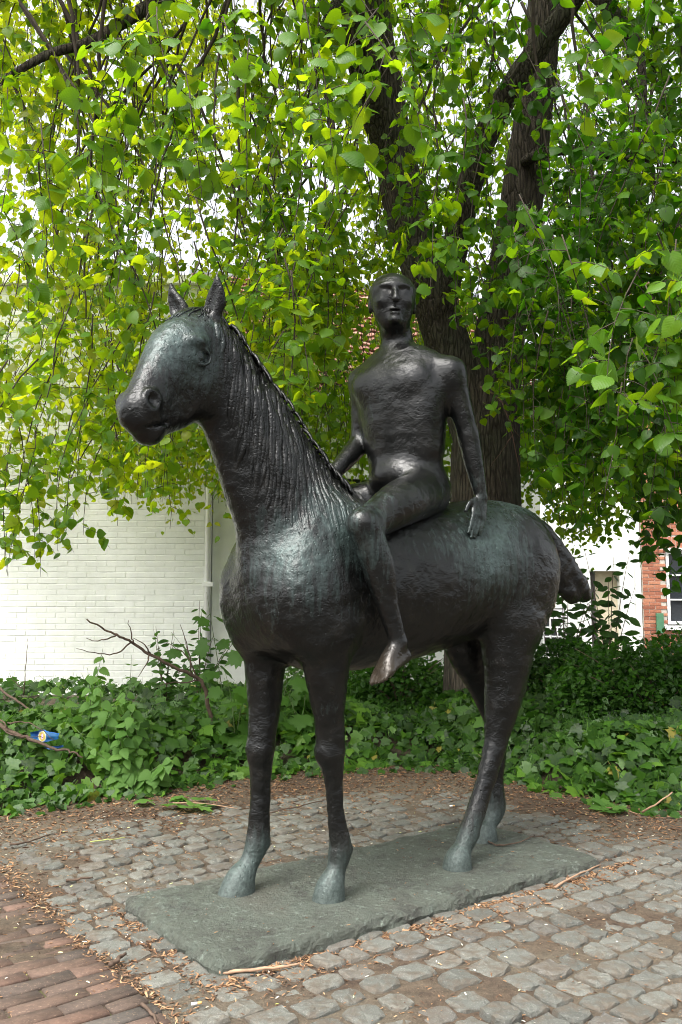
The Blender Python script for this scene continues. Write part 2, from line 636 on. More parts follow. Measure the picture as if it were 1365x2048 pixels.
def brick_mesh(seed, L=.206, W=.0605):
    """a brick with worn rounded edges, unit footprint"""
    rg = np.random.default_rng(seed)
    V, F = [], []
    for (k, z) in ((0.0, -0.07), (0.0, -0.006), (0.012, 0.0)):
        ins = k
        xs = [-.5 + ins * .5, 0, .5 - ins * .5]
        ys = .5 - ins * 2.4
        ring = [(xs[0], -ys), (xs[1], -ys), (xs[2], -ys), (xs[2] + (.006 if k == 0 else 0), 0), (xs[2], ys), (xs[1], ys), (xs[0], ys), (xs[0] - (.006 if k == 0 else 0), 0)]
        V += [(x * (1 + rg.normal(0, .006)), y * (1 + rg.normal(0, .03)), z + (rg.normal(0, .0011) if z > -.05 else 0)) for x, y in ring]
    n = 8
    for q in range(2):
        for i in range(n):
            k = (i + 1) % n
            F.append((q * n + i, q * n + k, (q + 1) * n + k, (q + 1) * n + i))
    V.append((0, 0, 0.0012))
    for i in range(n):
        F.append((2 * n + i, 2 * n + (i + 1) % n, 3 * n))
    return np.array(V) * np.array([L, W, 1]), F


MOSS = mat_simple('mossy_sand_joint', (0.085, 0.085, 0.035), 0.95, 0.6, 30, 0.8, 0.01, 0.1)
pz = GZ - 0.004
pc = [pav(1.095, -2.4), pav(1.095, 1.9), pav(3.2, 1.9), pav(3.2, -2.4)]
mbp = MB()
_top = [(x, y, pz) for x, y in pc]
_bot = [(x, y, pz - .12) for x, y in pc]
mbp.add(_top + _bot, [(0, 1, 2, 3), (7, 6, 5, 4), (0, 4, 5, 1), (1, 5, 6, 2), (2, 6, 7, 3), (3, 7, 4, 0)])
path = obj('brick_path', mbp.mesh('brick_path', [MOSS]), kind='structure')
BR = [brick_mesh(s) for s in range(7)]
BRH = [brick_mesh(s, .10) for s in range(3)]
BRH_ME = [mk_mesh('brick', v_, f_, True, np.full(len(v_), .5), [BRK.m]) for v_, f_ in BRH]
BR_ME = [mk_mesh('brick', v_, f_, True, np.full(len(v_), .5), [BRK.m]) for v_, f_ in BR]
rg = np.random.default_rng(9)
rest = MB()
bl, bw = .206, .0605
cand = []
for q in range(60):
    vc = -2.3 + q * .0675
    u = 1.105 + (0.108 if q % 2 else 0) + rg.normal(0, .004)
    if q % 2:
        cand.append((1.105 + .052, vc, .10, rg.normal(0, .01)))
    for k in range(9):
        cand.append((u + bl / 2 + k * .213 + rg.normal(0, .003), vc + rg.normal(0, .002), bl, rg.normal(0, .012)))
pos = np.array([(*pav(c[0], c[1]), GZ + .005 + .006 * vnoise(np.array([c[0] * 3, c[1] * 3, 0.]), 3) + rg.normal(0, .0015)) for c in cand])
px = proj(pos)
vis = (px[:, 0] > -60) & (px[:, 1] < 2100) & (px[:, 2] > 0.5)
order = np.lexsort((px[:, 2], ~vis))
for rank, i in enumerate(order):
    k = rg.integers(7)
    r = ROT + cand[i][3]
    if vis[i] and rank < 300:
        obj('brick', BR_ME[k] if cand[i][2] > .15 else BRH_ME[k % 3], path, tuple(pos[i]), (rg.normal(0, .012), rg.normal(0, .012), r))
    elif pos[i][1] > 0.8 and pos[i][0] > -3.5:
        V = BR[k][0] if cand[i][2] > .15 else BRH[k % 3][0]
        c, s = math.cos(r), math.sin(r)
        rest.add(V @ np.array([[c, s, 0], [-s, c, 0], [0, 0, 1]]) + pos[i], BR[k][1], rg.random())
if rest.n:
    obj('more_bricks', rest.mesh('more_bricks', [BRK.m], True), path, kind='stuff')

# ================================================================== houses behind the trees
WHITE = NT('white_painted_brick')
_wc = WHITE.n('NewGeometry').outputs['Position']
_n = WHITE.noise(6, 5, .6, _wc)
_c = WHITE.ramp(_n, [(0.3, (0.68, 0.70, 0.655)), (0.7, (0.77, 0.785, 0.74))])
_c = WHITE.mix(WHITE.ramp(WHITE.noise(60, 4, .7, _wc), [(0.60, 0), (0.78, .5)]), _c, (0.42, 0.45, 0.38))
_c = WHITE.mix(WHITE.ramp(WHITE.noise(1.3, 6, .7, WHITE.n('Mapping', {'Vector': _wc, 'Scale': (3, 1, .6)}).outputs[0]), [(0.52, 0), (0.75, .35)]), _c, (0.50, 0.53, 0.45))
WHITE.p(Base_Color=_c, Roughness=0.8, Normal=WHITE.bump(WHITE.noise(90, 4, .6, _wc), 0.12, 0.003))
PLASTER = mat_simple('white_render', (0.82, 0.83, 0.79), 0.8, 0.07, 4, 0.3, 0.004, 0.3)
TILE = mat_tinted('red_roof_tile', [(0.0, (0.20, 0.085, 0.06)), (0.5, (0.32, 0.15, 0.11)), (1.0, (0.42, 0.24, 0.18))], 0.8, 20, .4)
REDB = mat_tinted('orange_red_brick', [(0.0, (0.24, 0.085, 0.05)), (0.5, (0.36, 0.14, 0.08)), (1.0, (0.46, 0.22, 0.13))], 0.85, 40, .35)
MORTAR = mat_simple('pale_mortar', (0.42, 0.38, 0.33), 0.9, 0.2, 20, 0.3)
WPAINT = mat_simple('white_gloss_paint', (0.78, 0.79, 0.77), 0.4, 0.05, 5, 0.05)
GLASS = NT('dark_window_glass')
GLASS.p(Base_Color=(0.02, 0.025, 0.03), Roughness=0.06)
GLASS.bsdf.inputs['Specular IOR Level'].default_value = 0.9
GLASS = GLASS.m
BEIGE = mat_simple('beige_blind', (0.50, 0.45, 0.32), 0.8, 0.1, 15, 0.2)
GREENP = mat_simple('green_paint', (0.06, 0.17, 0.09), 0.5, 0.15, 10, 0.1)
DARKT = mat_simple('dark_timber', (0.05, 0.045, 0.04), 0.6, 0.2, 15, 0.2)


def face_brick(seed, L, Hh):
    """a brick seen from its face (x along, minus y towards the viewer, z up), edges eased"""
    rg = np.random.default_rng(seed)
    V = []
    tilt = rg.normal(0, .0003, 2)
    for (e, y) in ((0.0, 0.05), (0.0, -0.0015), (0.003, -0.0042)):
        for (x, z) in ((-.5, -.5), (.5, -.5), (.5, .5), (-.5, .5)):
            V.append((x * (L - 2 * e) + rg.normal(0, .0012), y + (tilt[0] * x + tilt[1] * z if y < 0 else 0), z * (Hh - 2 * e) + rg.normal(0, .0012)))
    F = []
    for q in range(2):
        for i in range(4):
            j = (i + 1) % 4
            F.append((q * 4 + i, q * 4 + j, (q + 1) * 4 + j, (q + 1) * 4 + i))
    F.append((8, 9, 10, 11))
    return np.array(V), F


def brick_wall(parent, x0, x1, z0, z1, ymat, n_parts, name, holes=(), bl=.212, bh=.0565, joint=.008, Yw=0.0, win=None, rgs=4):
    """running bond on the plane y = Yw of the parent; the n_parts bricks that show largest are parts, the rest one part"""
    rg = np.random.default_rng(rgs)
    cache = {}
    lst = []
    q, z = 0, z0
    while z < z1:
        x = x0 - (bl + joint) * (.5 if q % 2 else 0)
        while x < x1:
            a, b = max(x, x0), min(x + bl, x1)
            if b - a > .03:
                xc, zc = (a + b) / 2, z + bh / 2
                if not any(h[0] < xc < h[1] and h[2] < zc < h[3] for h in holes):
                    lst.append((xc, zc, round(b - a, 3)))
            x += bl + joint
        z += bh + joint
        q += 1
    px = proj(np.array([parent.matrix_basis @ Vector((c[0], Yw, c[1])) for c in lst]))
    pri = ((px[:, 0] > win[0]) & (px[:, 0] < win[1]) & (px[:, 1] > win[2]) & (px[:, 1] < win[3]))
    order = np.argsort(~pri, kind='stable')
    rest = MB()
    for r, i in enumerate(order):
        xc, zc, L = lst[i]
        k = int(rg.integers(6))
        if (k, L) not in cache:
            V, F = face_brick(k, L, bh)
            cache[(k, L)] = (V, F, mk_mesh('brick', V, F, False, np.full(len(V), .15 * k), [ymat]))
        V, F, me = cache[(k, L)]
        dy = rg.normal(0, .0010)
        if r < n_parts and pri[i]:
            obj(name, me, parent, (xc, Yw + dy, zc))
        else:
            rest.add(V + np.array([xc, Yw + dy, zc]), F, rg.random())
    if rest.n:
        obj('more_bricks', rest.mesh('more_bricks', [ymat]), parent, kind='stuff')


def box_part(name, parent, lo, hi, mat, **kw):
    c, s = (np.asarray(lo) + np.asarray(hi)) / 2, np.asarray(hi) - np.asarray(lo)
    return obj(name, MB().box(c, s).mesh(name, [mat]), parent, **kw)


def tiled_roof(parent, x0, x1, y0, z0, y1, z1, rows, mat, seed=0):
    """courses of pantiles that lap each other, waved across"""
    rg = np.random.default_rng(seed)
    mb = MB()
    nx_ = int((x1 - x0) / .055)
    xs = np.linspace(x0, x1, nx_)
    dy, dz = (y1 - y0) / rows, (z1 - z0) / rows
    L = math.hypot(dy, dz)
    nrm = np.array([0, -dz, dy]) / L * (1 if dy > 0 else -1)
    for r in range(rows):
        wave = .012 * np.sin(xs * 2 * math.pi / .22)
        V = []
        for t, lift in ((0, .034), (0.0, .012), (1.08, .0)):
            yy, zz = y0 + dy * (r + t), z0 + dz * (r + t)
            off = lift + wave
            V += [(x, yy + nrm[1] * o, zz + nrm[2] * o) for x, o in zip(xs, off)]
        # lip, then the sloping top
        V = np.array(V)
        n = len(xs)
        top0, lip, top1 = V[:n], V[n:2 * n], V[2 * n:]
        W = np.concatenate([lip, top0, top1])
        F = []
        for k in range(2):
            for i in range(n - 1):
                F.append((k * n + i, k * n + i + 1, (k + 1) * n + i + 1, (k + 1) * n + i))
        tt = np.repeat(rg.random((1, n // 4 + 1)), 4, 1)[0][:n]
        mb.add(W, F, np.tile(tt, 3))
    return mb.mesh('tiles', [mat])


def window(parent, x0, x1, z0, z1, y, cols, rows, mat_f=None, name='window'):
    """sash window: frame, bars, pane behind"""
    mf = mat_f or WPAINT
    fr = MB()
    t = .055
    fr.box(((x0 + x1) / 2, y, z1 - t / 2), (x1 - x0, .07, t)).box(((x0 + x1) / 2, y, z0 + t / 2), (x1 - x0, .07, t))
    fr.box((x0 + t / 2, y, (z0 + z1) / 2), (t, .069, z1 - z0 - 2 * t)).box((x1 - t / 2, y, (z0 + z1) / 2), (t, .069, z1 - z0 - 2 * t))
    w = obj(name, fr.mesh(name, [mf]), parent)
    for i in range(1, cols):
        x = x0 + (x1 - x0) * i / cols
        box_part('glazing_bar', w, (x - .013, y - .02, z0 + t), (x + .013, y + .02, z1 - t), mf)
    for i in range(1, rows):
        z = z0 + (z1 - z0) * i / rows
        box_part('glazing_bar', w, (x0 + t, y - .017, z - .013), (x1 - t, y + .017, z + .013), mf)
    box_part('pane', w, (x0 + t, y + .022, z0 + t), (x1 - t, y + .03, z1 - t), GLASS)
    return w


# ---- near white house on the left: gable end of painted brick
wh = empty('white_house', (-1.52, 9.8, 0.0), 0.0, label='house with a white painted brick side wall behind the ivy and bare branch', category='house')
box_part('wall', wh, (-7.0, 0.0, 0.0), (0.0, 6.0, 4.75), WHITE.m)
brick_wall(wh, -4.2, 0.0, 0.06, 4.7, WHITE.m, 300, 'brick', Yw=.0005, win=(-20, 420, 930, 1392), rgs=12)
pipe = MB().tube([(.03, -.07, 0), (.03, -.07, 4.7)], .035, 12)
dp = obj('downpipe', pipe.mesh('downpipe', [WPAINT], True), wh)
for z in (1.25, 2.6, 4.0):
    box_part('pipe_bracket', dp, (-.03, -.11, z), (.09, -.002, z + .05), WPAINT)
box_part('coping', wh, (-7.1, -.08, 4.752), (.08, 6.1, 4.85), PLASTER)

# ---- low white house with the tiled roof, seen between rider and horse
lh = empty('tiled_house', (-1.47, 9.92, 0.0), math.radians(15), label='low white house with a red tiled roof glimpsed between horse neck and rider', category='house')
box_part('wall', lh, (0, 0, 0), (4.15, 4.3, 3.55), PLASTER)
obj('roof', tiled_roof(lh, -.12, 4.27, -.22, 3.50, 2.15, 5.75, 24, TILE, 5), lh)
obj('rear_roof', tiled_roof(lh, -.12, 4.27, 4.5, 3.50, 2.15, 5.75, 10, TILE, 6), lh)
gm = MB()
for x in (0.02, 4.13):
    s_ = .02 if x < 1 else -.02
    gm.add([(x, 0.02, 3.56), (x, 4.28, 3.56), (x, 2.15, 5.68), (x + s_, 0.02, 3.56), (x + s_, 4.28, 3.56), (x + s_, 2.15, 5.68)], [(0, 1, 2), (5, 4, 3), (0, 3, 4, 1), (1, 4, 5, 2), (2, 5, 3, 0)])
obj('gable', gm.mesh('gable', [PLASTER]), lh)
rdg = MB().tube([(-.14, 2.15, 5.76), (4.29, 2.15, 5.76)], .09, 10)
obj('ridge', rdg.mesh('ridge', [mat_simple('grey_ridge_lead', (0.25, 0.28, 0.32), .6, .15, 10, .1)], True), lh)
box_part('gutter', lh, (-.1, -.29, 3.44), (4.25, -.19, 3.52), WPAINT)
window(lh, 1.0, 1.9, 1.2, 2.6, -.036, 2, 3)
window(lh, 2.9, 3.8, 1.2, 2.6, -.036, 2, 3)

# ---- white house on the right with a recessed doorway
rh = empty('doorway_house', (3.55, 15.9, 0.0), 0.0, label='white house with a recessed beige panel and small grid window behind the sapling', category='house')
W2 = 1.95
box_part('wall', rh, (-.4, .05, 0), (.0, 5, 5.0), WHITE.m)
box_part('wall', rh, (0.55, .05, 0), (1.02, 5, 5.0), WHITE.m)
box_part('wall', rh, (1.58, .05, 0), (W2, 5, 5.0), WHITE.m)
box_part('wall', rh, (1.02, .05, 1.63), (1.58, 5, 5.0), WHITE.m)
box_part('wall', rh, (0.0, .05, .95), (.55, 5, 5.0), WHITE.m)
box_part('wall', rh, (0.0, .05, .0), (.55, 5, .10), WHITE.m)
box_part('panel', rh, (1.16, .28, 0), (1.585, .36, 1.64), BEIGE)
box_part('door_post', rh, (1.02, .24, 0), (1.16, .40, 1.64), DARKT)
box_part('pilaster', rh, (1.70, -.02, 0), (1.80, .052, 4.9), WPAINT)
box_part('door_trim', rh, (1.555, .0, 0), (1.60, .06, 1.67), WPAINT)
window(rh, .02, .53, .10, .94, .10, 4, 5)
box_part('cornice', rh, (-.5, -.1, 5.0), (W2, 5.1, 5.15), WPAINT)

# ---- brick house at the far right
bh_ = empty('brick_house', (5.515, 15.86, 0.0), 0.0, label='orange red brick house with a white framed window behind dark leaves', category='house')
hole = (0.42, 1.75, .62, 2.02)
mw = MB()
for (a, b, c, d) in ((0, .42, 0, 6), (1.75, 4.5, 0, 6), (.42, 1.75, 0, .62), (.42, 1.75, 2.02, 6)):
    mw.box(((a + b) / 2, 2.0, (c + d) / 2), (b - a, 3.9, d - c))
obj('wall', mw.mesh('wall', [MORTAR]), bh_)
brick_wall(bh_, 0.0, 2.3, 0.03, 4.4, REDB, 200, 'brick', holes=((.36, 1.81, .55, 2.29),), Yw=.046, rgs=8, win=(1265, 1375, 1000, 1300))
for i in range(20):
    V, F = face_brick(i, .060, .20)
    obj('lintel_brick', mk_mesh('lintel_brick', V, F, False, np.full(len(V), .3 + .5 * ((i * 37) % 11) / 11), [REDB]), bh_, (.42 + .036 + i * .0695, .046, 2.155))
w = window(bh_, .45, 1.72, .66, 2.0, .12, 3, 3)
box_part('sill', w, (.36, -.03, .56), (1.81, .16, .635), WPAINT)
box_part('head_trim', w, (.40, .02, 2.003), (1.77, .10, 2.05), WPAINT)
box_part('shutter', bh_, (.21, -.01, .50), (.34, .03, .86), GREENP, label='small green painted panel beside the window')
obj('roof', tiled_roof(bh_, -.2, 4.7, -.2, 5.95, 2.2, 8.0, 12, TILE, 9), bh_)

# ================================================================== the statue
# local frame of the statue: u forward along the horse, v to the horse's left, z up
C0 = np.array([0.15, 3.414, 0.0])
FW = np.array([-0.8, -0.6, 0.0])
LF = np.array([0.6, -0.8, 0.0])


def w2l(p):
    d = np.asarray(p, float) - C0
    return np.array([d @ FW, d @ LF, d[2]])


def onv(x, y, v):
    """statue-local point on the plane v that the photograph shows at (x, y)"""
    r = ray(x, y)
    o = np.array([0, 0, CAM_H])
    return w2l(o + r * ((v - (o - C0) @ LF) / (r @ LF)))


def atl(x, y, Y):
    return w2l(at(x, y, Y))


class Field:
    """signed distance field on a grid; pieces melt into each other"""

    def __init__(s, lo, hi, h):
        s.lo = np.asarray(lo, float)
        s.h = h
        s.n = np.ceil((np.asarray(hi, float) - s.lo) / h).astype(int) + 1
        s.g = np.full(s.n, 0.2, np.float32)
        s.ax = [(s.lo[i] + h * np.arange(s.n[i])).astype(np.float32) for i in range(3)]

    def win(s, lo, hi):
        a = np.clip(np.floor((lo - s.lo) / s.h).astype(int), 0, s.n - 1)
        b = np.clip(np.ceil((hi - s.lo) / s.h).astype(int) + 1, 1, s.n)
        return tuple(slice(a[i], max(b[i], a[i] + 1)) for i in range(3))

    def put(s, w, d, k, cut=False):
        a = s.g[w]
        if cut:
            hh = np.maximum(k - np.abs(a + d), 0) / k
            s.g[w] = np.maximum(a, -d) + hh * hh * k * 0.25
        else:
            hh = np.maximum(k - np.abs(a - d), 0) / k
            s.g[w] = np.minimum(a, d) - hh * hh * k * 0.25

    def seg(s, w, lo, a, b, ra, rb, W, D):
        sub = s.win(*lo)
        X = s.ax[0][sub[0]][:, None, None]
        Y = s.ax[1][sub[1]][None, :, None]
        Z = s.ax[2][sub[2]][None, None, :]
        ab = b - a
        L2 = max(float(ab @ ab), 1e-9)
        t = np.clip(((X - a[0]) * ab[0] + (Y - a[1]) * ab[1] + (Z - a[2]) * ab[2]) / L2, 0, 1)
        px, py, pz = X - (a[0] + t * ab[0]), Y - (a[1] + t * ab[1]), Z - (a[2] + t * ab[2])
        rw = ra[0] + t * (rb[0] - ra[0])
        rd = ra[1] + t * (rb[1] - ra[1])
        T = ab / math.sqrt(L2)
        pw = px * W[0] + py * W[1] + pz * W[2]
        pd = px * D[0] + py * D[1] + pz * D[2]
        pt = px * T[0] + py * T[1] + pz * T[2]
        rt = np.minimum(rw, rd)
        k0 = np.sqrt((pw / rw) ** 2 + (pd / rd) ** 2 + (pt / rt) ** 2)
        k1 = np.sqrt((pw / rw ** 2) ** 2 + (pd / rd ** 2) ** 2 + (pt / rt ** 2) ** 2) + 1e-6
        return sub, k0 * (k0 - 1) / k1

    def chain(s, nodes, k=0.04, W=(0, 1, 0), sub=4, cut=False):
        """nodes: (u, v, z, half-width along W, half-width across)"""
        N = catmull(np.asarray(nodes, float), sub) if len(nodes) > 2 and sub > 1 else np.asarray(nodes, float)
        W = np.asarray(W, float)
        rm = N[:, 3:5].max() + k + 2 * s.h
        lo, hi = N[:, :3].min(0) - rm, N[:, :3].max(0) + rm
        w = s.win(lo, hi)
        tmp = np.full(s.g[w].shape, 0.2, np.float32)
        org = np.array([w[i].start for i in range(3)])
        for i in range(len(N) - 1):
            a, b = N[i, :3], N[i + 1, :3]
            T = (b - a) / (np.linalg.norm(b - a) + 1e-9)
            Wp = W - (W @ T) * T
            Wp /= np.linalg.norm(Wp) + 1e-9
            D = np.cross(T, Wp)
            m = max(N[i, 3:5].max(), N[i + 1, 3:5].max()) + k + 2 * s.h
            sb, d = s.seg(w, (np.minimum(a, b) - m, np.maximum(a, b) + m), a, b, np.maximum(N[i, 3:5], 1e-3), np.maximum(N[i + 1, 3:5], 1e-3), Wp, D)
            q = tuple(slice(sb[j].start - org[j], sb[j].stop - org[j]) for j in range(3))
            ok = all(q[j].start >= 0 for j in range(3))
            if ok:
                tmp[q] = np.minimum(tmp[q], d)
        s.put(w, tmp, k, cut)

    def ball(s, c, r, k=0.03, R=None, cut=False):
        """ellipsoid; R: 3x3 whose rows are its axes"""
        c = np.asarray(c, float)
        r = np.broadcast_to(np.asarray(r, float), (3,))
        m = r.max() + k + 2 * s.h
        w = s.win(c - m, c + m)
        X = s.ax[0][w[0]][:, None, None] - c[0]
        Y = s.ax[1][w[1]][None, :, None] - c[1]
        Z = s.ax[2][w[2]][None, None, :] - c[2]
        R = np.eye(3) if R is None else np.asarray(R, float)
        q = [X * R[i, 0] + Y * R[i, 1] + Z * R[i, 2] for i in range(3)]
        k0 = np.sqrt(sum((q[i] / r[i]) ** 2 for i in range(3)))
        k1 = np.sqrt(sum((q[i] / r[i] ** 2) ** 2 for i in range(3))) + 1e-6
        s.put(w, k0 * (k0 - 1) / k1, k, cut)

    def surface(s, smooth=3):
        """surface nets"""
        g = s.g
        ins = g < 0
        n = g.shape
        c = np.zeros(tuple(np.array(n) - 1), np.int8)
        for i in (0, 1):
            for j in (0, 1):
                for k in (0, 1):
                    c += ins[i:n[0] - 1 + i, j:n[1] - 1 + j, k:n[2] - 1 + k]
        act = (c > 0) & (c < 8)
        A = np.argwhere(act)
        idx = np.full(act.shape, -1, np.int32)
        idx[act] = np.arange(len(A), dtype=np.int32)
        acc = np.zeros((len(A), 3))
        cnt = np.zeros(len(A))
        corners = [(i, j, k) for i in (0, 1) for j in (0, 1) for k in (0, 1)]
        val = {q: g[A[:, 0] + q[0], A[:, 1] + q[1], A[:, 2] + q[2]].astype(float) for q in corners}
        for q in corners:
            for ax in range(3):
                if q[ax] == 0:
                    r = list(q)
                    r[ax] = 1
                    a, b = val[q], val[tuple(r)]
                    cr = (a < 0) != (b < 0)
                    t = np.where(cr, a / np.where(np.abs(a - b) < 1e-12, 1e-12, a - b), 0)
                    p = np.array(q, float)[None].repeat(len(A), 0)
                    p[:, ax] = t
                    acc[cr] += p[cr]
                    cnt[cr] += 1
        V = s.lo + s.h * (A + acc / cnt[:, None])
        Fs = []
        for ax in range(3):
            o1, o2 = [(1, 2), (2, 0), (0, 1)][ax]
            sl0 = [slice(None)] * 3
            sl1 = [slice(None)] * 3
            sl0[ax], sl1[ax] = slice(0, -1), slice(1, None)
            a, b = ins[tuple(sl0)], ins[tuple(sl1)]
            E = np.argwhere(a != b)
            E = E[(E[:, o1] > 0) & (E[:, o2] > 0) & (E[:, o1] < n[o1] - 1) & (E[:, o2] < n[o2] - 1)]
            flip = a[E[:, 0], E[:, 1], E[:, 2]]

            def cell(d1, d2):
                q = E.copy()
                q[:, o1] += d1
                q[:, o2] += d2
                return idx[q[:, 0], q[:, 1], q[:, 2]]
            quad = np.stack([cell(-1, -1), cell(0, -1), cell(0, 0), cell(-1, 0)], 1)
            quad[~flip] = quad[~flip][:, ::-1]
            Fs.append(quad)
        F = np.concatenate(Fs)
        F = F[(F >= 0).all(1)]
        if smooth:
            e = np.concatenate([F[:, [0, 1]], F[:, [1, 2]], F[:, [2, 3]], F[:, [3, 0]]])
            e = np.concatenate([e, e[:, ::-1]])
            deg = np.bincount(e[:, 0], minlength=len(V)).astype(float)
            for it in range(smooth):
                for lam in (0.5, -0.3):
                    S = np.stack([np.bincount(e[:, 0], V[e[:, 1], q], minlength=len(V)) for q in range(3)], 1) / np.maximum(deg, 1)[:, None]
                    V = V + lam * (S - V)
        return V, F


def normals_of(V, F):
    n = np.cross(V[F[:, 2]] - V[F[:, 0]], V[F[:, 3]] - V[F[:, 1]])
    N = np.stack([np.bincount(F.ravel(), np.repeat(n[:, q], 4), minlength=len(V)) for q in range(3)], 1)
    return N / (np.linalg.norm(N, axis=1)[:, None] + 1e-12)


PLATE_Z = 0.06
BRONZE = mat_bronze('patinated_bronze')
BRONZE_R = mat_bronze('rubbed_bronze', True)
statue = empty('equestrian_statue', tuple(C0), math.atan2(FW[1], FW[0]),
               label='dark bronze statue of a nude rider sitting bareback on a standing horse', category='statue')


# ------------------------------------------------------------------ horse
def build_horse():
    f = Field((-1.15, -0.42, 0.02), (1.25, 0.42, 2.28), 0.007)
    # barrel, croup
    f.chain([(0.47, 0, 1.13, .13, .18), (0.40, 0, 1.135, .19, .28), (0.25, 0, 1.16, .235, .325), (0, 0, 1.165, .255, .315),
             (-0.25, 0, 1.19, .258, .30), (-0.5, 0, 1.24, .25, .285), (-0.70, 0, 1.265, .225, .26), (-0.83, 0, 1.24, .165, .20)], 0.05)
    # neck
    f.chain([(0.35, 0, 1.21, .17, .26), (0.43, 0, 1.40, .145, .215), (0.565, 0, 1.63, .115, .170), (0.695, 0, 1.83, .098, .135), (0.79, 0, 1.96, .09, .108)], 0.09)
    # crest of the mane
    f.chain([(0.19, 0, 1.47, .05, .05), (0.30, 0, 1.58, .04, .05), (0.43, 0, 1.725, .038, .045), (0.58, 0, 1.885, .035, .04), (0.71, 0, 2.01, .03, .03)], 0.06)
    # breast and shoulders
    f.ball((0.475, .085, 1.11), (.11, .12, .17), 0.06)
    f.ball((0.49, -.085, 1.10), (.11, .12, .17), 0.06)
    for s, uo in ((1, 0.0), (-1, 0.06)):
        f.chain([(0.30 + uo, s * .12, 1.38, .07, .13), (0.40 + uo, s * .155, 1.15, .09, .15), (0.38 + uo, s * .15, 0.98, .085, .13)], 0.06)
    # front legs: near (left), far (right)
    kN, fN = onv(662, 1505, .10), onv(681, 1697, .10)
    f.chain([(0.36, .145, 1.02, .085, .12), (0.35, .13, 0.87, .072, .088), (0.325, .112, 0.70, .053, .058), (kN[0], .10, kN[2], .048, .051),
             (kN[0] - .012, .10, 0.46, .034, .036), (0.283, .10, 0.33, .031, .036), (fN[0], .10, fN[2], .038, .045),
             (0.285, .10, 0.155, .034, .036), (0.31, .10, 0.10, .050, .052), (0.318, .10, 0.045, .058, .062)], 0.035)
    kF, fF = onv(523, 1500, -.16), onv(514, 1685, -.16)
    f.chain([(0.43, -.15, 1.02, .085, .12), (0.425, -.155, 0.87, .072, .085), (0.425, -.16, 0.70, .054, .060), (kF[0], -.16, kF[2], .047, .052),
             (kF[0] + .002, -.16, 0.44, .036, .041), (0.442, -.16, 0.32, .034, .040), (fF[0] - .002, -.16, fF[2], .037, .044),
             (0.485, -.16, 0.15, .034, .036), (0.52, -.16, 0.10, .052, .055), (0.535, -.16, 0.045, .060, .072)], 0.035)
    # hind quarters and hind legs
    for s, uo in ((1, 0.0), (-1, -0.02)):
        f.chain([(-0.65 + uo, s * .10, 1.36, .11, .16), (-0.68 + uo, s * .12, 1.18, .115, .20), (-0.61 + uo, s * .125, 1.0, .11, .155)], 0.07)
    hN, fH = onv(995, 1455, .11), onv(937, 1668, .11)
    f.chain([(-0.61, .125, 1.02, .11, .158), (-0.59, .125, 0.88, .095, .128), (-0.578, .12, 0.74, .074, .098), (hN[0] - .005, .11, hN[2], .050, .066),
             (hN[0] + .02, .11, 0.49, .042, .052), (-0.435, .11, 0.32, .035, .042), (fH[0], .11, fH[2], .038, .042),
             (-0.325, .11, 0.13, .037, .038), (-0.30, .11, 0.09, .052, .052), (-0.295, .11, 0.045, .058, .062)], 0.035)
    f.chain([(-0.63, -.125, 1.02, .11, .17), (-0.62, -.125, 0.90, .09, .13), (-0.68, -.115, 0.74, .062, .075), (-0.755, -.105, 0.575, .045, .062),
             (-0.76, -.105, 0.47, .040, .048), (-0.745, -.105, 0.30, .035, .040), (-0.742, -.105, 0.185, .042, .048),
             (-0.695, -.105, 0.125, .037, .038), (-0.675, -.105, 0.09, .052, .052), (-0.67, -.105, 0.045, .058, .062)], 0.035)
    # knees and hocks
    f.ball((kN[0] + .012, .10, kN[2]), (.045, .047, .05), 0.02)
    f.ball((kF[0] + .012, -.16, kF[2]), (.045, .047, .05), 0.02)
    f.ball((hN[0] - .045, .11, hN[2] + .03), (.035, .032, .06), 0.03)
    f.ball((-0.80, -.105, 0.61), (.035, .032, .06), 0.03)
    for (ku, kv, kz) in ((kN[0], .10, kN[2]), (kF[0], -.16, kF[2])):
        f.ball((ku + .026, kv, kz + .005), (.030, .038, .040), 0.012)
        f.ball((ku - .040, kv, kz + .012), (.018, .020, .026), 0.015)
        for sv in (-1, 1):
            f.ball((ku - .012, kv + sv * .047, kz - .17), (.014, .014, .12), 0.018, cut=True)
    for (fu, fv, fz) in ((fN[0], .10, fN[2]), (fF[0], -.16, fF[2]), (fH[0], .11, fH[2]), (-.742, -.105, .185)):
        f.ball((fu - .030, fv, fz - .004), (.022, .024, .028), 0.012)
    # flank hollow
    f.ball((-0.40, .36, 1.00), (.16, .10, .13), 0.08, cut=True)
    # head, turned to its left about the poll
    h0 = np.array([0.825, 0.0, 2.028])
    a = math.radians(25)
    HX, HY, HZ = np.array([math.cos(a), math.sin(a), 0]), np.array([-math.sin(a), math.cos(a), 0]), np.array([0, 0, 1.0])
    K = 1.06

    def hp(x, y, z):
        return h0 + K * (x * HX + y * HY + z * HZ)

    def hn(x, y, z, rw, rd):
        return (*hp(x, y, z), K * rw, K * rd)
    f.chain([(0.77, 0, 1.95, .09, .11), hn(-.02, 0, -.03, .088, .09)], 0.06)
    f.chain([hn(-.01, 0, -.02, .088, .085), hn(.06, 0, -.085, .100, .105), hn(.125, 0, -.165, .080, .10), hn(.20, 0, -.255, .060, .074), hn(.245, 0, -.312, .060, .064)], 0.04, W=HY)
    f.chain([hn(-.03, 0, -.07, .085, .09), hn(.0, 0, -.17, .082, .115), hn(.07, 0, -.255, .064, .080), hn(.16, 0, -.325, .048, .055), hn(.205, 0, -.362, .050, .038)], 0.05, W=HY)
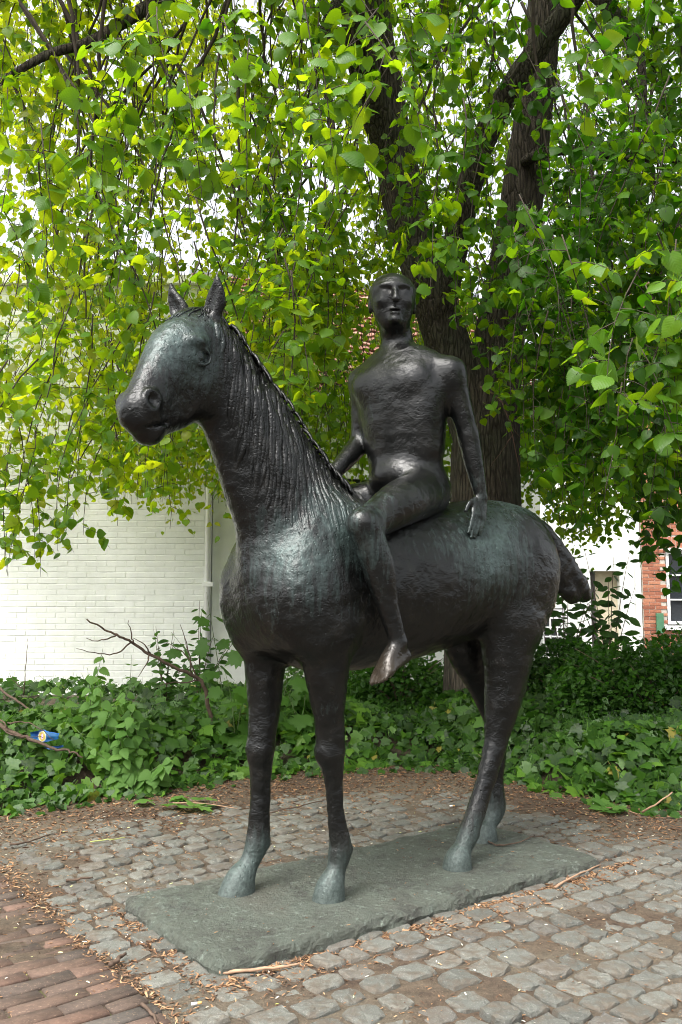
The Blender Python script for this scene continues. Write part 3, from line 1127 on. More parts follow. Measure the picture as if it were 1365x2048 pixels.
    for s in (1, -1):
        B = [HX, HY, HZ]
        f.ball(hp(-.005, s * .045, -.175), (.10, .048, .12), 0.04, R=B)                      # cheek
        f.ball(hp(.085, s * .084, -.078), (.044, .026, .020), 0.03, R=B)                    # brow
        f.ball(hp(.080, s * .116, -.122), (.044, .034, .036), 0.010, R=B, cut=True)          # socket
        f.ball(hp(.080, s * .084, -.122), (.026, .020, .024), 0.003, R=B)                    # eyeball
        ring = [hn(.080 + .030 * math.cos(q), s * (.098 - .010 * math.cos(q)), -.122 + .026 * math.sin(q), .0068, .0068) for q in np.linspace(0, 2 * math.pi, 11)]
        f.chain(ring, 0.004, W=HY, sub=2)                                                     # lids
        f.ball(hp(.256, s * .050, -.296), (.036, .024, .040), 0.014, R=B)                     # nostril wing
        f.ball(hp(.266, s * .076, -.292), (.026, .030, .030), 0.004, R=B, cut=True)
        # ear
        e0, e1, e2, e3 = hp(-.015, s * .060, .035), hp(-.016, s * .074, .085), hp(-.006, s * .088, .125), hp(.006, s * .094, .172)
        f.chain([(*e0, .034, .026), (*e1, .037, .022), (*e2, .027, .015), (*e3, .004, .004)], 0.015, W=HY)
        f.chain([(*(e0 + HX * .026 + HZ * .02), .014, .012), (*(e1 + HX * .025), .020, .014), (*(e2 + HX * .018), .012, .009)], 0.006, W=HY, cut=True)
    f.ball(hp(.262, 0, -.335), (.040, .054, .050), 0.03, R=[HX, HY, HZ])                     # upper lip
    f.ball(hp(.212, 0, -.386), (.044, .044, .030), 0.018, R=[HX, HY, HZ])                     # chin
    for s in (1, -1):
        f.chain([hn(.300, s * .035, -.378, .022, .005), hn(.25, s * .058, -.368, .022, .005), hn(.185, s * .056, -.345, .022, .004)], 0.006, W=HY, cut=True)
    V, F = f.surface(2)
    # modelled clay surface: shallow uneven dabs
    N = normals_of(V, F)
    d = 0.0024 * fbm(V * 16, 3, 3) + 0.0012 * vnoise(V * 55, 9) + 0.004 * vnoise(V * 6, 12)
    lower = np.clip((V[:, 2] - 0.09) / 0.15, 0.25, 1)
    V = V + N * (d * lower)[:, None]
    return V, F, (hp, hn, HX, HY, HZ)


HV, HF, HEADF = build_horse()
horse = obj('horse', mk_mesh('horse', HV, HF, True, mats=[BRONZE]), statue,
            label='standing dark bronze horse with long ropy mane and short blunt tail')
HB = BVHTree.FromPolygons([Vector(v) for v in HV], [tuple(q) for q in HF.tolist()])


# mane: ropes of hair laid down the sides of the neck
def build_mane():
    mb = MB()
    rg = np.random.default_rng(5)
    crest = catmull([(0.13, 0, 1.50), (0.20, 0, 1.54), (0.30, 0, 1.65), (0.43, 0, 1.795), (0.58, 0, 1.945), (0.70, 0, 2.05), (0.78, 0, 2.09)], 8)

    def strand(p, side, length, r0):
        pts, rad = [], []
        u, z = p[0], p[2]
        length = max(.05, min(length, z - (1.26 + rg.normal(0, .025) + max(0, 0.36 - u) * 0.9)))
        n = max(5, int(length / 0.030))
        du = rg.normal(0.08, 0.03)
        wob = rg.uniform(0, 6.28)
        dep = rg.uniform(-.55, -.05)
        for i in range(n + 1):
            t = i / n
            uu = u + du * length * t * t * 0.6 + 0.0035 * math.sin(wob + i * .8) + rg.normal(0, 0.001)
            zz = z - length * t
            hit = HB.ray_cast(Vector((uu, side * 0.6, zz)), Vector((0, -side, 0)))
            if hit[0] is None or hit[0].y * side < -0.02:
                if i == 0:
                    pts.append((uu, side * 0.008, zz))
                    rad.append(r0)
                continue
            q = hit[0] + hit[1] * (r0 * (dep - 0.95 * t ** 3))
            pts.append(tuple(q))
            rad.append(r0 * (0.85 + 0.22 * math.sin(wob * 2 + i * 1.3)) * (1 - 0.75 * t ** 3))
        if len(pts) > 3:
            mb.tube(pts, rad, 6, rg.random())
    for side, cnt in ((1, 250), (-1, 120)):
        for i in range(cnt):
            s = rg.random()
            c = crest[min(int(s * len(crest)), len(crest) - 1)] + rg.normal(0, 0.006, 3)
            low = rg.random() ** 1.5 * 0.55
            L = (0.06 + 0.50 * math.sin(math.pi * min(s * 0.88 + 0.06, 1.0))) * rg.uniform(0.9, 1.35)
            if s > 0.9:
                L *= 0.55
            strand((c[0], 0, c[2] - 0.03 - low * 0.5 * L), side, L, rg.uniform(0.008, 0.015))
    # tufts along the crest
    for i in range(150):
        s = rg.random()
        c = crest[min(int(s * len(crest)), len(crest) - 1)]
        d = HB.ray_cast(Vector((c[0], rg.normal(0, 0.02), c[2] + 0.3)), Vector((0, 0, -1)))
        if d[0] is None:
            continue
        p = np.array(d[0])
        side = rg.choice([-1, 1])
        q = [p + np.array([0.012, -side * .01, -0.004]), p + np.array([0, side * .012, .004]), p + np.array([-0.012, side * .035, -.022]), p + np.array([-.014, side * .05, -.05])]
        mb.tube(catmull(q, 2), np.linspace(0.010, 0.005, 7) * rg.uniform(.7, 1.2), 6, rg.random())
    return mb


mb = build_mane()
obj('mane', mb.mesh('mane', [BRONZE], True), horse, kind='stuff', label='rough ropes of bronze mane down the neck')


def build_forelock():
    hp, hn, HX, HY, HZ = HEADF
    mb = MB()
    rg = np.random.default_rng(8)
    for i in range(34):
        y0 = rg.uniform(-.055, .055)
        L = rg.uniform(.07, .15) * (1 - abs(y0) * 5)
        pts = []
        for t in np.linspace(0, 1, 6):
            src = hp(-.01 + .62 * L * t + .35, y0 * (1 + .45 * t) + .004 * math.sin(5 * t + i), .065 - .55 * L * t + .30)
            d = -(HX * .75 + HZ * .66)
            hit = HB.ray_cast(Vector(src), Vector(d))
            if hit[0] is not None:
                pts.append(tuple(hit[0] + hit[1] * .0015))
        if len(pts) > 3:
            mb.tube(pts, np.linspace(.006, .002, len(pts)), 5, rg.random())
    return mb


obj('forelock', build_forelock().mesh('forelock', [BRONZE], True), horse, kind='stuff')


def build_tail():
    f = Field((-1.46, -0.2, 0.95), (-0.74, 0.2, 1.58), 0.008)
    f.chain([(-0.84, 0, 1.43, .05, .055), (-0.95, 0, 1.425, .042, .045), (-1.06, 0, 1.34, .045, .05), (-1.15, 0, 1.24, .05, .055), (-1.235, 0, 1.155, .048, .05), (-1.265, 0, 1.125, .04, .04)], 0.03)
    f.chain([(-1.0, 0, 1.37, .035, .04), (-1.06, 0, 1.25, .045, .06), (-1.13, 0, 1.16, .042, .05), (-1.18, 0, 1.115, .035, .035)], 0.03)
    V, F = f.surface(2)
    N = normals_of(V, F)
    q = V.copy()
    a = np.stack([q[:, 0] * .8 + q[:, 2] * .6, q[:, 1], q[:, 0] * -.6 + q[:, 2] * .8], 1)
    V = V + N * (0.006 * vnoise(a * np.array([60, 60, 9]), 4) + .003 * fbm(V * 30, 6))[:, None]
    return mk_mesh('tail', V, F, True, mats=[BRONZE])


obj('tail', build_tail(), horse, label='short blunt bronze tail standing away from the rump')


# ------------------------------------------------------------------ rider
def build_rider():
    f = Field((-0.62, -0.48, 0.72), (0.46, 0.50, 2.50), 0.0062)
    dirl = lambda x, y: np.array([np.array([x, y, 0]) @ FW, np.array([x, y, 0]) @ LF, 0.0])
    up = np.array([0, 0, 1.0])
    # torso faces between the horse's way and the viewer
    ang = math.radians(32)
    TF = dirl(-math.sin(ang), -math.cos(ang))            # chest forward
    TL = dirl(math.cos(ang), -math.sin(ang))             # to the rider's left
    pel = np.array([-0.20, 0.0, 1.545])
    neck = atl(793, 705, 3.50)
    che = atl(797, 800, 3.49)
    wai = atl(808, 915, 3.49)
    hipc = atl(822, 975, 3.50)
    f.chain([(*pel, .150, .115), (*hipc, .160, .122), (*wai, .155, .114), (*(che - up * .05 + TL * .012), .182, .128), (*(che + up * .07 + TL * .01), .185, .122), (*(neck - up * .055), .11, .085)], 0.05, W=TL)
    # shoulders, pectorals, collar
    shL, shR = atl(900, 744, 3.40), atl(727, 764, 3.585)
    f.chain([(*(shL - up * .006), .060, .064), (*(neck - up * .055 + TL * .07), .062, .058), (*(neck - up * .055 - TL * .07), .062, .058), (*(shR - up * .006), .060, .064)], 0.05, W=up)
    for s in (1, -1):
        f.ball(che + TL * s * .080 + up * .055 + TF * .076, (.086, .044, .066), 0.045, R=[TL, TF, up])
        f.ball(che + TL * s * .088 + up * .025 + TF * .120, (.006, .005, .006), 0.006, R=[TL, TF, up])
    f.ball(wai + TF * .112 - up * .035, (.07, .006, .004), 0.012, R=[TL, TF, up], cut=True)          # belly crease
    f.ball(wai + TF * .07 - up * .085, (.11, .06, .05), 0.05, R=[TL, TF, up])
    f.chain([(*(shL - up * .06 - TL * .02), .05, .06), (*(che - up * .06 + TL * .145), .055, .085), (*(wai + up * .03 + TL * .115), .05, .08)], 0.05, W=TL)
    # neck and head
    HFd = dirl(.06, -.998)
    HLd = dirl(.998, .06)
    hc = atl(785, 603, 3.465)                            # middle of the head
    f.chain([(*(neck - up * .05 + HLd * .006), .078, .074), (*(neck + up * .03 + HLd * .006), .068, .066), (*(hc - up * .07), .062, .064)], 0.03, W=HLd)
    f.ball(hc + up * .030 - HFd * .012, (.094, .108, .084), 0.02, R=[HLd, HFd, up])                   # skull
    f.chain([(*(hc + up * .02 + HFd * .03), .088, .070), (*(hc - up * .045 + HFd * .03), .082, .064), (*(hc - up * .098 + HFd * .045), .056, .042)], 0.03, W=HLd)
    f.ball(hc + HFd * .090 + up * .036, (.062, .014, .010), 0.014, R=[HLd, HFd, up])                  # brow
    for s in (1, -1):
        f.ball(hc + HLd * s * .036 + HFd * .105 + up * .012, (.026, .016, .013), 0.010, R=[HLd, HFd, up], cut=True)
        f.ball(hc + HLd * s * .036 + HFd * .083 + up * .008, (.021, .014, .010), 0.006, R=[HLd, HFd, up])
        f.ball(hc + HLd * s * .090 - up * .020 - HFd * .005, (.011, .022, .034), 0.008, R=[HLd, HFd, up])
        f.ball(hc + HLd * s * .048 + HFd * .072 - up * .025, (.022, .018, .020), 0.02, R=[HLd, HFd, up])  # cheekbone
    f.chain([(*(hc + HFd * .094 + up * .030), .010, .010), (*(hc + HFd * .108 - up * .004), .011, .013), (*(hc + HFd * .116 - up * .030), .017, .014)], 0.008, W=HLd)
    f.ball(hc + HFd * .100 - up * .064, (.026, .010, .006), 0.006, R=[HLd, HFd, up])
    f.ball(hc + HFd * .098 - up * .080, (.023, .011, .008), 0.006, R=[HLd, HFd, up])
    f.ball(hc + HFd * .108 - up * .0715, (.030, .012, .0025), 0.005, R=[HLd, HFd, up], cut=True)
    f.ball(hc + HFd * .090 - up * .106, (.024, .018, .017), 0.015, R=[HLd, HFd, up])

    def hand(w, d, pn, side, L=.10, spread=1.0, curl=0.25, k=1.0):
        """palm from the wrist w along d, pn: direction out of the back of the hand, side: towards the thumb"""
        d = d / np.linalg.norm(d)
        pn = pn - (pn @ d) * d
        pn /= np.linalg.norm(pn)
        side = np.cross(d, pn) * (1 if np.cross(d, pn) @ side > 0 else -1)
        f.chain([(*w, .026, .019), (*(w + d * .045), .038, .016), (*(w + d * .085), .040, .014)], 0.012, W=side)
        for i, (o, fl) in enumerate(((.027, .070), (.009, .080), (-.009, .074), (-.027, .056))):
            b = w + d * .085 + side * o
            dd = d + side * o * 4 * spread
            dd /= np.linalg.norm(dd)
            fl *= k
            m = b + dd * fl * .5 - pn * curl * .012
            t = b + dd * fl - pn * curl * .045
            f.chain([(*b, .0095, .0095), (*m, .0088, .0088), (*t, .0072, .0072)], 0.004, W=side, sub=3)
        b = w + d * .028 + side * .030
        m = b + (d * .6 + side * .6) * .040
        t = m + (d * .95 + side * .15) * .036 - pn * .006
        f.chain([(*b, .015, .013), (*m, .011, .011), (*t, .0085, .0085)], 0.012, W=side, sub=3)

    # left arm: hangs back, hand flat on the croup
    elL = atl(937, 872, 3.44)
    wrL = onv(963, 995, .215)
    f.chain([(*shL, .060, .062), (*((shL + elL) / 2 + np.array([0, 0, .01])), .048, .052), (*elL, .040, .042)], 0.03, W=TL)
    f.chain([(*elL, .040, .042), (*(elL * .65 + wrL * .35), .040, .042), (*wrL, .025, .027)], 0.025, W=TL)
    tip = onv(946, 1100, .25)
    hand(wrL, tip - wrL, np.array([0, 1, .35]), np.array([1, 0, .0]), curl=.25, spread=.0, k=1.2)
    # right arm: bent, hand on the withers
    elR = atl(722, 885, 3.60)
    wrR = atl(664, 952, 3.43)
    f.chain([(*shR, .058, .060), (*((shR + elR) / 2), .047, .050), (*elR, .041, .043)], 0.03, W=TL)
    f.chain([(*elR, .041, .043), (*(elR * .6 + wrR * .4), .040, .042), (*wrR, .026, .028)], 0.025, W=TL)
    hand(wrR, atl(625, 985, 3.33) - wrR, np.array([0.2, -.4, 1.0]), np.array([0, 1, .2]), curl=.5)
    # legs astride
    for s in (1, -1):
        hip = np.array([-0.175, s * .095, 1.525])
        kn = onv(727, 1050, .295)
        an = onv(797, 1283, .300)
        to = onv(747, 1378, .315)
        if s < 0:
            kn, an, to = [q * np.array([1, -1, 1]) for q in (kn, an, to)]
        lat = np.array([0, 1.0, 0])
        mid = hip * .5 + kn * .5 + np.array([0, s * .028, .02])
        f.chain([(*hip, .084, .094), (*mid, .080, .088), (*(kn * .85 + hip * .15), .060, .066), (*kn, .052, .056)], 0.04, W=lat)
        cal = kn * .66 + an * .34 + np.array([-.012, 0, 0])
        f.chain([(*kn, .052, .056), (*cal, .053, .062), (*(kn * .3 + an * .7), .036, .040), (*an, .029, .033)], 0.025, W=lat)
        f.ball(kn + np.array([.022, 0, .008]), (.036, .038, .042), 0.02)
        # foot: heel, instep, ball, toes
        fd = to - an
        fd = fd / np.linalg.norm(fd)
        heel = an + np.array([-.028, 0, -.052])
        ball = an * .38 + to * .62 + np.array([0, s * .004, -.004])
        f.chain([(*(an + np.array([0, 0, -.01])), .028, .032), (*(an * .6 + to * .4 + np.array([.004, 0, .0])), .034, .026), (*ball, .042, .019)], 0.02, W=lat)
        f.chain([(*heel, .026, .026), (*(heel * .5 + ball * .5 + np.array([-.004, 0, 0])), .032, .018), (*ball, .040, .016)], 0.025, W=lat)
        for i, (o, ln, r) in enumerate(((-.030, .050, .0125), (-.010, .048, .0095), (.007, .044, .009), (.021, .038, .0085), (.034, .030, .008))):
            b = ball + lat * s * o
            t = b + fd * ln
            f.chain([(*b, r, r), (*((b + t) / 2 + np.array([.004, 0, .002])), r, r), (*t, r * .8, r * .8)], 0.004, W=lat, sub=2)
    V, F = f.surface(2)
    N = normals_of(V, F)
    face = np.clip(np.linalg.norm(V - (hc + HFd * .1), axis=1) / .16, 0.15, 1)
    d = 0.0009 * fbm(V * 20, 31, 3) + 0.0009 * vnoise(V * 60, 29)
    V = V + N * (d * face)[:, None]
    return mk_mesh('rider', V, F, True, mats=[BRONZE_R])


rider = obj('rider', build_rider(), statue, label='nude bronze rider with shaven head sitting upright, one hand on the croup')


# ------------------------------------------------------------------ base plate
def build_plate():
    hl, hw = 0.885, 0.361
    # outline with uneven edges and rounded corners
    per = []
    n = 480
    for i in range(n):
        t = i / n * 4
        sd, q = int(t), t - int(t)
        p = [(hl, hw - 2 * hw * q), (hl - 2 * hl * q, -hw), (-hl, -hw + 2 * hw * q), (-hl + 2 * hl * q, hw)][sd]
        per.append(p)
    per = np.array(per)
    m = np.array([[abs(p[0]) - hl + .05, abs(p[1]) - hw + .05] for p in per])
    cornr = np.clip(m.min(1), 0, .05)
    per = per - np.sign(per) * (cornr * .22)[:, None]
    P3 = np.column_stack([per, np.zeros(n)])
    wob = fbm(P3 * 5, 3) + .5 * fbm(P3 * 12, 13)
    rough = fbm(P3 * 26, 5)
    rings = []
    prof = [(0.0, 0.0), (0.0, 0.018), (0.002, 0.034), (-0.004, 0.048), (-0.014, 0.057), (-0.035, 0.060), (-0.09, 0.061)]
    dirs = per / np.maximum(np.abs(per) / np.array([hl, hw]), 1e-6).max(1)[:, None]
    un = dirs / np.linalg.norm(dirs, axis=1)[:, None]
    for (off, z) in prof:
        rr = (off + 0.009 * wob + 0.009 * fbm(P3 * 24 + z * 90, 5) * (1 if z < .056 else .35))
        p = per + un * rr[:, None]
        zz = z + (0.006 * fbm(P3 * 14 + 3, 8) if z > 0.02 else 0)
        rings.append(np.column_stack([p, np.broadcast_to(zz, n)]))
    V = np.concatenate(rings)
    F = []
    for r in range(len(prof) - 1):
        for i in range(n):
            k = (i + 1) % n
            F.append((r * n + i, r * n + k, (r + 1) * n + k, (r + 1) * n + i))
    # top: shrink rings to the middle line
    last = rings[-1]
    steps = 9
    base = len(V)
    prev = (len(prof) - 1) * n
    allv = [V]
    for s in range(1, steps + 1):
        t = s / steps
        core = np.column_stack([np.clip(last[:, 0], -hl + hw, hl - hw), np.zeros(n)])
        p = last[:, :2] * (1 - t) + core * t
        z = 0.061 + 0.0035 * fbm(np.column_stack([p * 9, np.zeros(n)]), 21) * min(1, s)
        allv.append(np.column_stack([p, z]))
        cur = base + (s - 1) * n
        for i in range(n):
            k = (i + 1) % n
            F.append((prev + i, prev + k, cur + k, cur + i))
        prev = cur
    V = np.concatenate(allv)
    F = [tuple(reversed(q)) for q in F]
    V[:, 1] -= 0.011
    return mk_mesh('base_plate', V, F, False, mats=[mat_plate()])


obj('base_plate', build_plate(), statue, label='low grey green weathered bronze plate with rough edges')
# ================================================================== the weeping lime tree
def mat_bark():
    m = NT('lime_bark')
    co = m.coord('Object')
    rid = m.noise(7, 6, 0.65, m.coord('Object', (6, 6, 0.8)), 0.4)
    big = m.noise(1.7, 4, 0.6, co)
    c = m.ramp(rid, [(0.3, (0.022, 0.017, 0.013)), (0.5, (0.062, 0.050, 0.038)), (0.72, (0.115, 0.095, 0.072))])
    c = m.mix(m.ramp(big, [(0.45, 0), (0.65, .5)]), c, (0.075, 0.080, 0.055))
    vo = m.n('TexVoronoi', {'Vector': m.coord('Object', (34, 34, 5.0)), 'Scale': 1.0}, feature='DISTANCE_TO_EDGE').outputs['Distance']
    crack = m.ramp(vo, [(0.0, 0.0), (0.16, 1.0)])
    c = m.mix(m.math('MULTIPLY', m.math('SUBTRACT', 1.0, crack), .6), c, (0.014, 0.011, 0.009))
    c = m.mix(m.ramp(m.noise(11, 5, .7, co), [(0.60, 0), (0.72, .45)]), c, (0.13, 0.135, 0.105))
    h = m.math('ADD', rid, m.math('MULTIPLY', m.noise(60, 4, .6, co), .3))
    h = m.math('ADD', h, m.math('MULTIPLY', crack, .45))
    m.p(Base_Color=c, Roughness=0.92, Normal=m.bump(h, 1.0, 0.03))
    m.bsdf.inputs['Specular IOR Level'].default_value = 0.2
    return m.m


BARK = mat_bark()
TWIG = mat_simple('dark_twig_bark', (0.045, 0.034, 0.024), 0.8, 0.4, 25, 0.4, 0.003, 0.3)
LS_ = [(0.0, (0.020, 0.066, 0.005)), (0.5, (0.050, 0.135, 0.007)), (0.85, (0.088, 0.190, 0.012)), (0.97, (0.13, 0.21, 0.025)), (1.0, (0.17, 0.18, 0.03))]
LT_ = [(0.0, (0.08, 0.26, 0.004)), (0.5, (0.32, 0.52, 0.005)), (1.0, (0.66, 0.74, 0.010))]
LIME = mat_leaf('lime_leaf', LS_, LT_, 0.52, 0.45)
LIME_V = mat_leaf('lime_leaf_veined', LS_, LT_, 0.42, 0.42)


def add_veins(mat):
    """midrib and side veins on a single leaf, in the leaf's own coordinates"""
    t = mat.node_tree
    m = NT.__new__(NT)
    m.m, m.t = mat, t
    m.bsdf, m.out = t.nodes['Principled BSDF'], t.nodes['Material Output']
    sp = m.n('SeparateXYZ', {'Vector': m.coord('Object')})
    ax = m.math('ABSOLUTE', sp.outputs['X'])
    ph = m.math('SUBTRACT', sp.outputs['Y'], m.math('MULTIPLY', ax, 0.85))
    w = m.math('ABSOLUTE', m.math('SINE', m.math('MULTIPLY', ph, 21.0)))
    vein = m.math('MAXIMUM', m.ramp(w, [(0.0, 1.0), (0.16, 0.0)]), m.ramp(ax, [(0.0, 1.0), (0.022, 0.0)]))
    old = m.bsdf.inputs['Base Color'].links[0].from_socket
    m.p(Base_Color=m.mix(m.math('MULTIPLY', vein, .25), old, (0.15, 0.24, 0.06)))
    m.p(Normal=m.bump(w, .12, .02))


add_veins(LIME_V)


def leaf_template(half, rib, fold=0.22, droop=-0.12, petiole=0.42):
    """half: outline (x, y) from base to tip on one side; rib: y of the midrib points beside each outline point"""
    V, F = [], []
    n = len(half)
    for (x, y) in half:
        V.append((x, y, -fold * x + droop * y * y))
    for (x, y) in half:
        V.append((-x, y, -fold * x + droop * y * y))
    for y in rib:
        V.append((0, y, droop * y * y))
    for i in range(n - 1):
        F.append((i, i + 1, 2 * n + i + 1, 2 * n + i))
        F.append((2 * n + i, 2 * n + i + 1, n + i + 1, n + i))
    if petiole:
        b = len(V)
        w = .018
        V += [(-w, -petiole, .05), (w, -petiole, .05), (w, rib[0], 0), (-w, rib[0], 0)]
        F.append((b, b + 1, b + 2, b + 3))
    return np.array(V), F


def serrated(half, teeth, depth=.035):
    """same outline cut into fine teeth"""
    h = np.array(half)
    d = np.concatenate([[0], np.cumsum(np.linalg.norm(np.diff(h, axis=0), axis=1))])
    out = []
    for i in range(teeth + 1):
        t = d[-1] * i / teeth
        out.append((np.interp(t, d, h[:, 0]), np.interp(t, d, h[:, 1])))
        if i < teeth:
            t2 = d[-1] * (i + .75) / teeth
            p = np.array([np.interp(t2, d, h[:, 0]), np.interp(t2, d, h[:, 1])])
            out.append((p[0] + depth * (p[0] > .02), p[1] + depth * .4))
    return out


LIME_H = [(0.0, .06), (.20, -.04), (.38, .08), (.455, .30), (.38, .56), (.20, .80), (0.0, 1.04)]
LIME_T = leaf_template(LIME_H, [.06, .08, .16, .34, .58, .80, 1.04])
LIME_FAR = leaf_template([(0.02, .02), (.40, .12), (.40, .50), (0.0, 1.0)], [.02, .2, .5, 1.0], petiole=0)
_ser = serrated(LIME_H, 12)
LIME_NEAR = leaf_template(_ser, [.06 + .98 * max(0, i / (len(_ser) - 1) * 1.15 - .15) for i in range(len(_ser))])

tree = empty('weeping_lime_tree', tuple(at(972, 1500, 6.6) * np.array([1, 1, 0]) + np.array([0, 0, .2])),
             label='old weeping lime tree with forked trunk and hanging leafy branches behind the statue', category='tree')
TO = np.array(tree.location)


def limb(pts, n=20, sub=6, bark=.05, name='limb', mat=None, seed=1):
    """pts: (px, py, Y, radius in px of the photograph)"""
    N = np.array([(*at(p[0], p[1], p[2]), p[3] / FPX * p[2]) for p in pts])
    N = catmull(N, sub)
    V, F = tube_arrays(N[:, :3], N[:, 3], n)
    c = np.repeat(N[:, :3], n, 0)
    d = V - c
    r = np.linalg.norm(d, axis=1)[:, None] + 1e-9
    k = vnoise(V * np.array([16, 16, 1.6]), seed) + .6 * vnoise(V * np.array([34, 34, 4]), seed + 3) + 1.0 * vnoise(V * np.array([3, 3, 1.2]), seed + 5)
    V = V + d * (bark * k)[:, None]
    return obj(name, mk_mesh(name, V - TO, F, True, mats=[mat or BARK]), tree)


trunk = limb([(975, 1560, 6.6, 112), (974, 1480, 6.6, 95), (972, 1380, 6.6, 82), (970, 1250, 6.6, 76), (969, 1120, 6.6, 74), (970, 1000, 6.6, 73), (975, 860, 6.6, 68),
              (994, 720, 6.6, 54), (1012, 600, 6.6, 47), (1032, 480, 6.55, 45), (1052, 340, 6.5, 43), (1072, 190, 6.45, 39), (1086, 50, 6.4, 36), (1094, -120, 6.4, 30), (1100, -320, 6.4, 24)], 36, 8, .045, 'trunk', seed=2)
limb([(962, 900, 6.62, 50), (928, 780, 6.6, 48), (888, 660, 6.55, 45), (847, 540, 6.5, 44), (812, 420, 6.5, 43), (790, 310, 6.5, 42), (772, 190, 6.5, 38), (752, 50, 6.45, 35), (738, -120, 6.4, 30), (725, -320, 6.4, 24)], 30, 7, .05, 'limb', seed=5)
limb([(792, 330, 6.48, 34), (745, 200, 6.3, 34), (716, 80, 6.1, 31), (704, -60, 6.0, 28), (690, -260, 6.0, 22)], 24, 6, .05, 'limb', seed=8)
limb([(880, 650, 6.5, 26), (905, 520, 6.3, 27), (938, 380, 6.1, 27), (975, 265, 5.95, 26), (1030, 165, 5.8, 25), (1090, 80, 5.7, 23), (1160, -20, 5.6, 20), (1240, -160, 5.5, 16)], 22, 6, .05, 'limb', seed=11)
limb([(1035, 335, 6.5, 13), (1075, 312, 6.2, 11), (1150, 300, 5.9, 10), (1250, 315, 5.6, 9), (1365, 320, 5.3, 8), (1500, 345, 5.0, 6)], 12, 6, .06, 'limb', seed=13)
limb([(1030, 650, 6.6, 15), (1070, 615, 6.5, 13), (1105, 592, 6.4, 11), (1150, 605, 6.3, 10), (1215, 605, 6.2, 9), (1290, 560, 6.0, 7), (1370, 520, 5.8, 5)], 12, 6, .07, 'limb', seed=15)
limb([(740, -140, 6.2, 26), (600, -110, 5.8, 22), (440, -55, 5.3, 18), (300, 12, 4.9, 15), (185, 82, 4.6, 11), (90, 112, 4.4, 9), (-40, 190, 4.2, 6)], 14, 6, .06, 'limb', seed=17)
limb([(1095, -60, 6.3, 20), (1180, -20, 6.0, 16), (1250, 55, 5.6, 13), (1280, 110, 5.4, 10), (1290, 240, 5.2, 7), (1310, 380, 5.1, 4)], 12, 6, .06, 'limb', seed=19)
limb([(735, -100, 6.2, 16), (690, -20, 5.6, 15), (650, 70, 5.2, 14), (655, 160, 5.0, 10), (668, 300, 4.9, 6)], 12, 6, .06, 'limb', seed=21)
limb([(1060, 420, 6.5, 12), (1085, 540, 6.6, 11), (1120, 600, 6.7, 9), (1130, 720, 6.8, 5)], 10, 6, .06, 'limb', seed=23)

# ---- hanging branches and twigs
rg = np.random.default_rng(21)
twigs = MB()
SEGS = []          # (position, side azimuth, leaf size) for every leaf
HANG = []


def hang(bx, by, Y, L, r0, lean=None, leaf=None, bare=0.0, spacing=.045, sag=0.35):
    """a branch that hangs to the place seen at (bx, by, Y), L metres long"""
    b = at(bx, by, Y)
    az = rg.uniform(0, 2 * math.pi) if lean is None else lean
    off = rg.uniform(.12, sag + .12) * L
    n = max(6, int(L / .09))
    t = np.linspace(0, 1, n)
    x = b[0] + np.cos(az) * off * (1 - t) ** 1.8
    y = b[1] + np.sin(az) * off * (1 - t) ** 1.8 * .6
    z = b[2] + L * (1 - t)
    ph = rg.uniform(0, 6, 2)
    x = x + .02 * L * np.sin(t * 5 + ph[0]) + .012 * np.cumsum(rg.normal(0, .5, n)) * L
    y = y + .02 * L * np.sin(t * 4 + ph[1])
    P = np.stack([x, y, z], 1)
    rad = r0 * (1 - .75 * t)
    return P, rad


def put_twig(P, rad, sides=4):
    twigs.tube(P - TO, rad, sides, rg.random())


LP, LA, LS, LT, LAY = [], [], [], [], []


def put_leaves(P, size, spacing, layer, start=0.0, tint=0.5):
    d = np.concatenate([[0], np.cumsum(np.linalg.norm(np.diff(P, axis=0), axis=1))])
    n = int(d[-1] * (1 - start) / spacing)
    if n < 1:
        return
    s = start * d[-1] + (np.arange(n) + rg.uniform(0, 1, n)) * spacing
    s = np.clip(s, 0, d[-1])
    p = np.stack([np.interp(s, d, P[:, k]) for k in range(3)], 1) + rg.normal(0, 1, (n, 3)) * {0: .002, 1: .008, 2: .11, 3: .09}[layer]
    az = rg.uniform(0, 2 * math.pi) + np.arange(n) * math.pi + rg.normal(0, .7, n)
    LP.append(p)
    LA.append(az)
    LS.append(size * np.clip(rg.normal(.93, .22, n), .42, 1.28) * np.where(s > d[-1] * .9, .8, 1))
    LT.append(np.clip(tint + rg.normal(0, .17, n), 0, 1))
    LAY.append(np.full(n, layer))


def spray(P, size, layer, tint, every, ln, spacing=.032):
    """side shoots that carry most of the leaves"""
    d = np.concatenate([[0], np.cumsum(np.linalg.norm(np.diff(P, axis=0), axis=1))])
    m = max(2, int(d[-1] / every))
    for s in (np.arange(m) + rg.random(m)) * every:
        if s > d[-1]:
            continue
        p = np.array([np.interp(s, d, P[:, k]) for k in range(3)])
        az = rg.uniform(0, 2 * math.pi)
        L = rg.uniform(*ln) * (1 - .4 * s / d[-1])
        t = np.linspace(0, 1, 5)[:, None]
        out = np.array([math.cos(az), math.sin(az), rg.uniform(-.35, .35)])
        Q = p + out * L * t ** .9 + np.array([0, 0, -.45 * L]) * t ** 2.2 + rg.normal(0, .004, (5, 3)) * t
        put_twig(Q, np.linspace(.0022, .0009, 5), 3)
        put_leaves(Q, size, spacing, layer, .1, tint + rg.normal(0, .08))


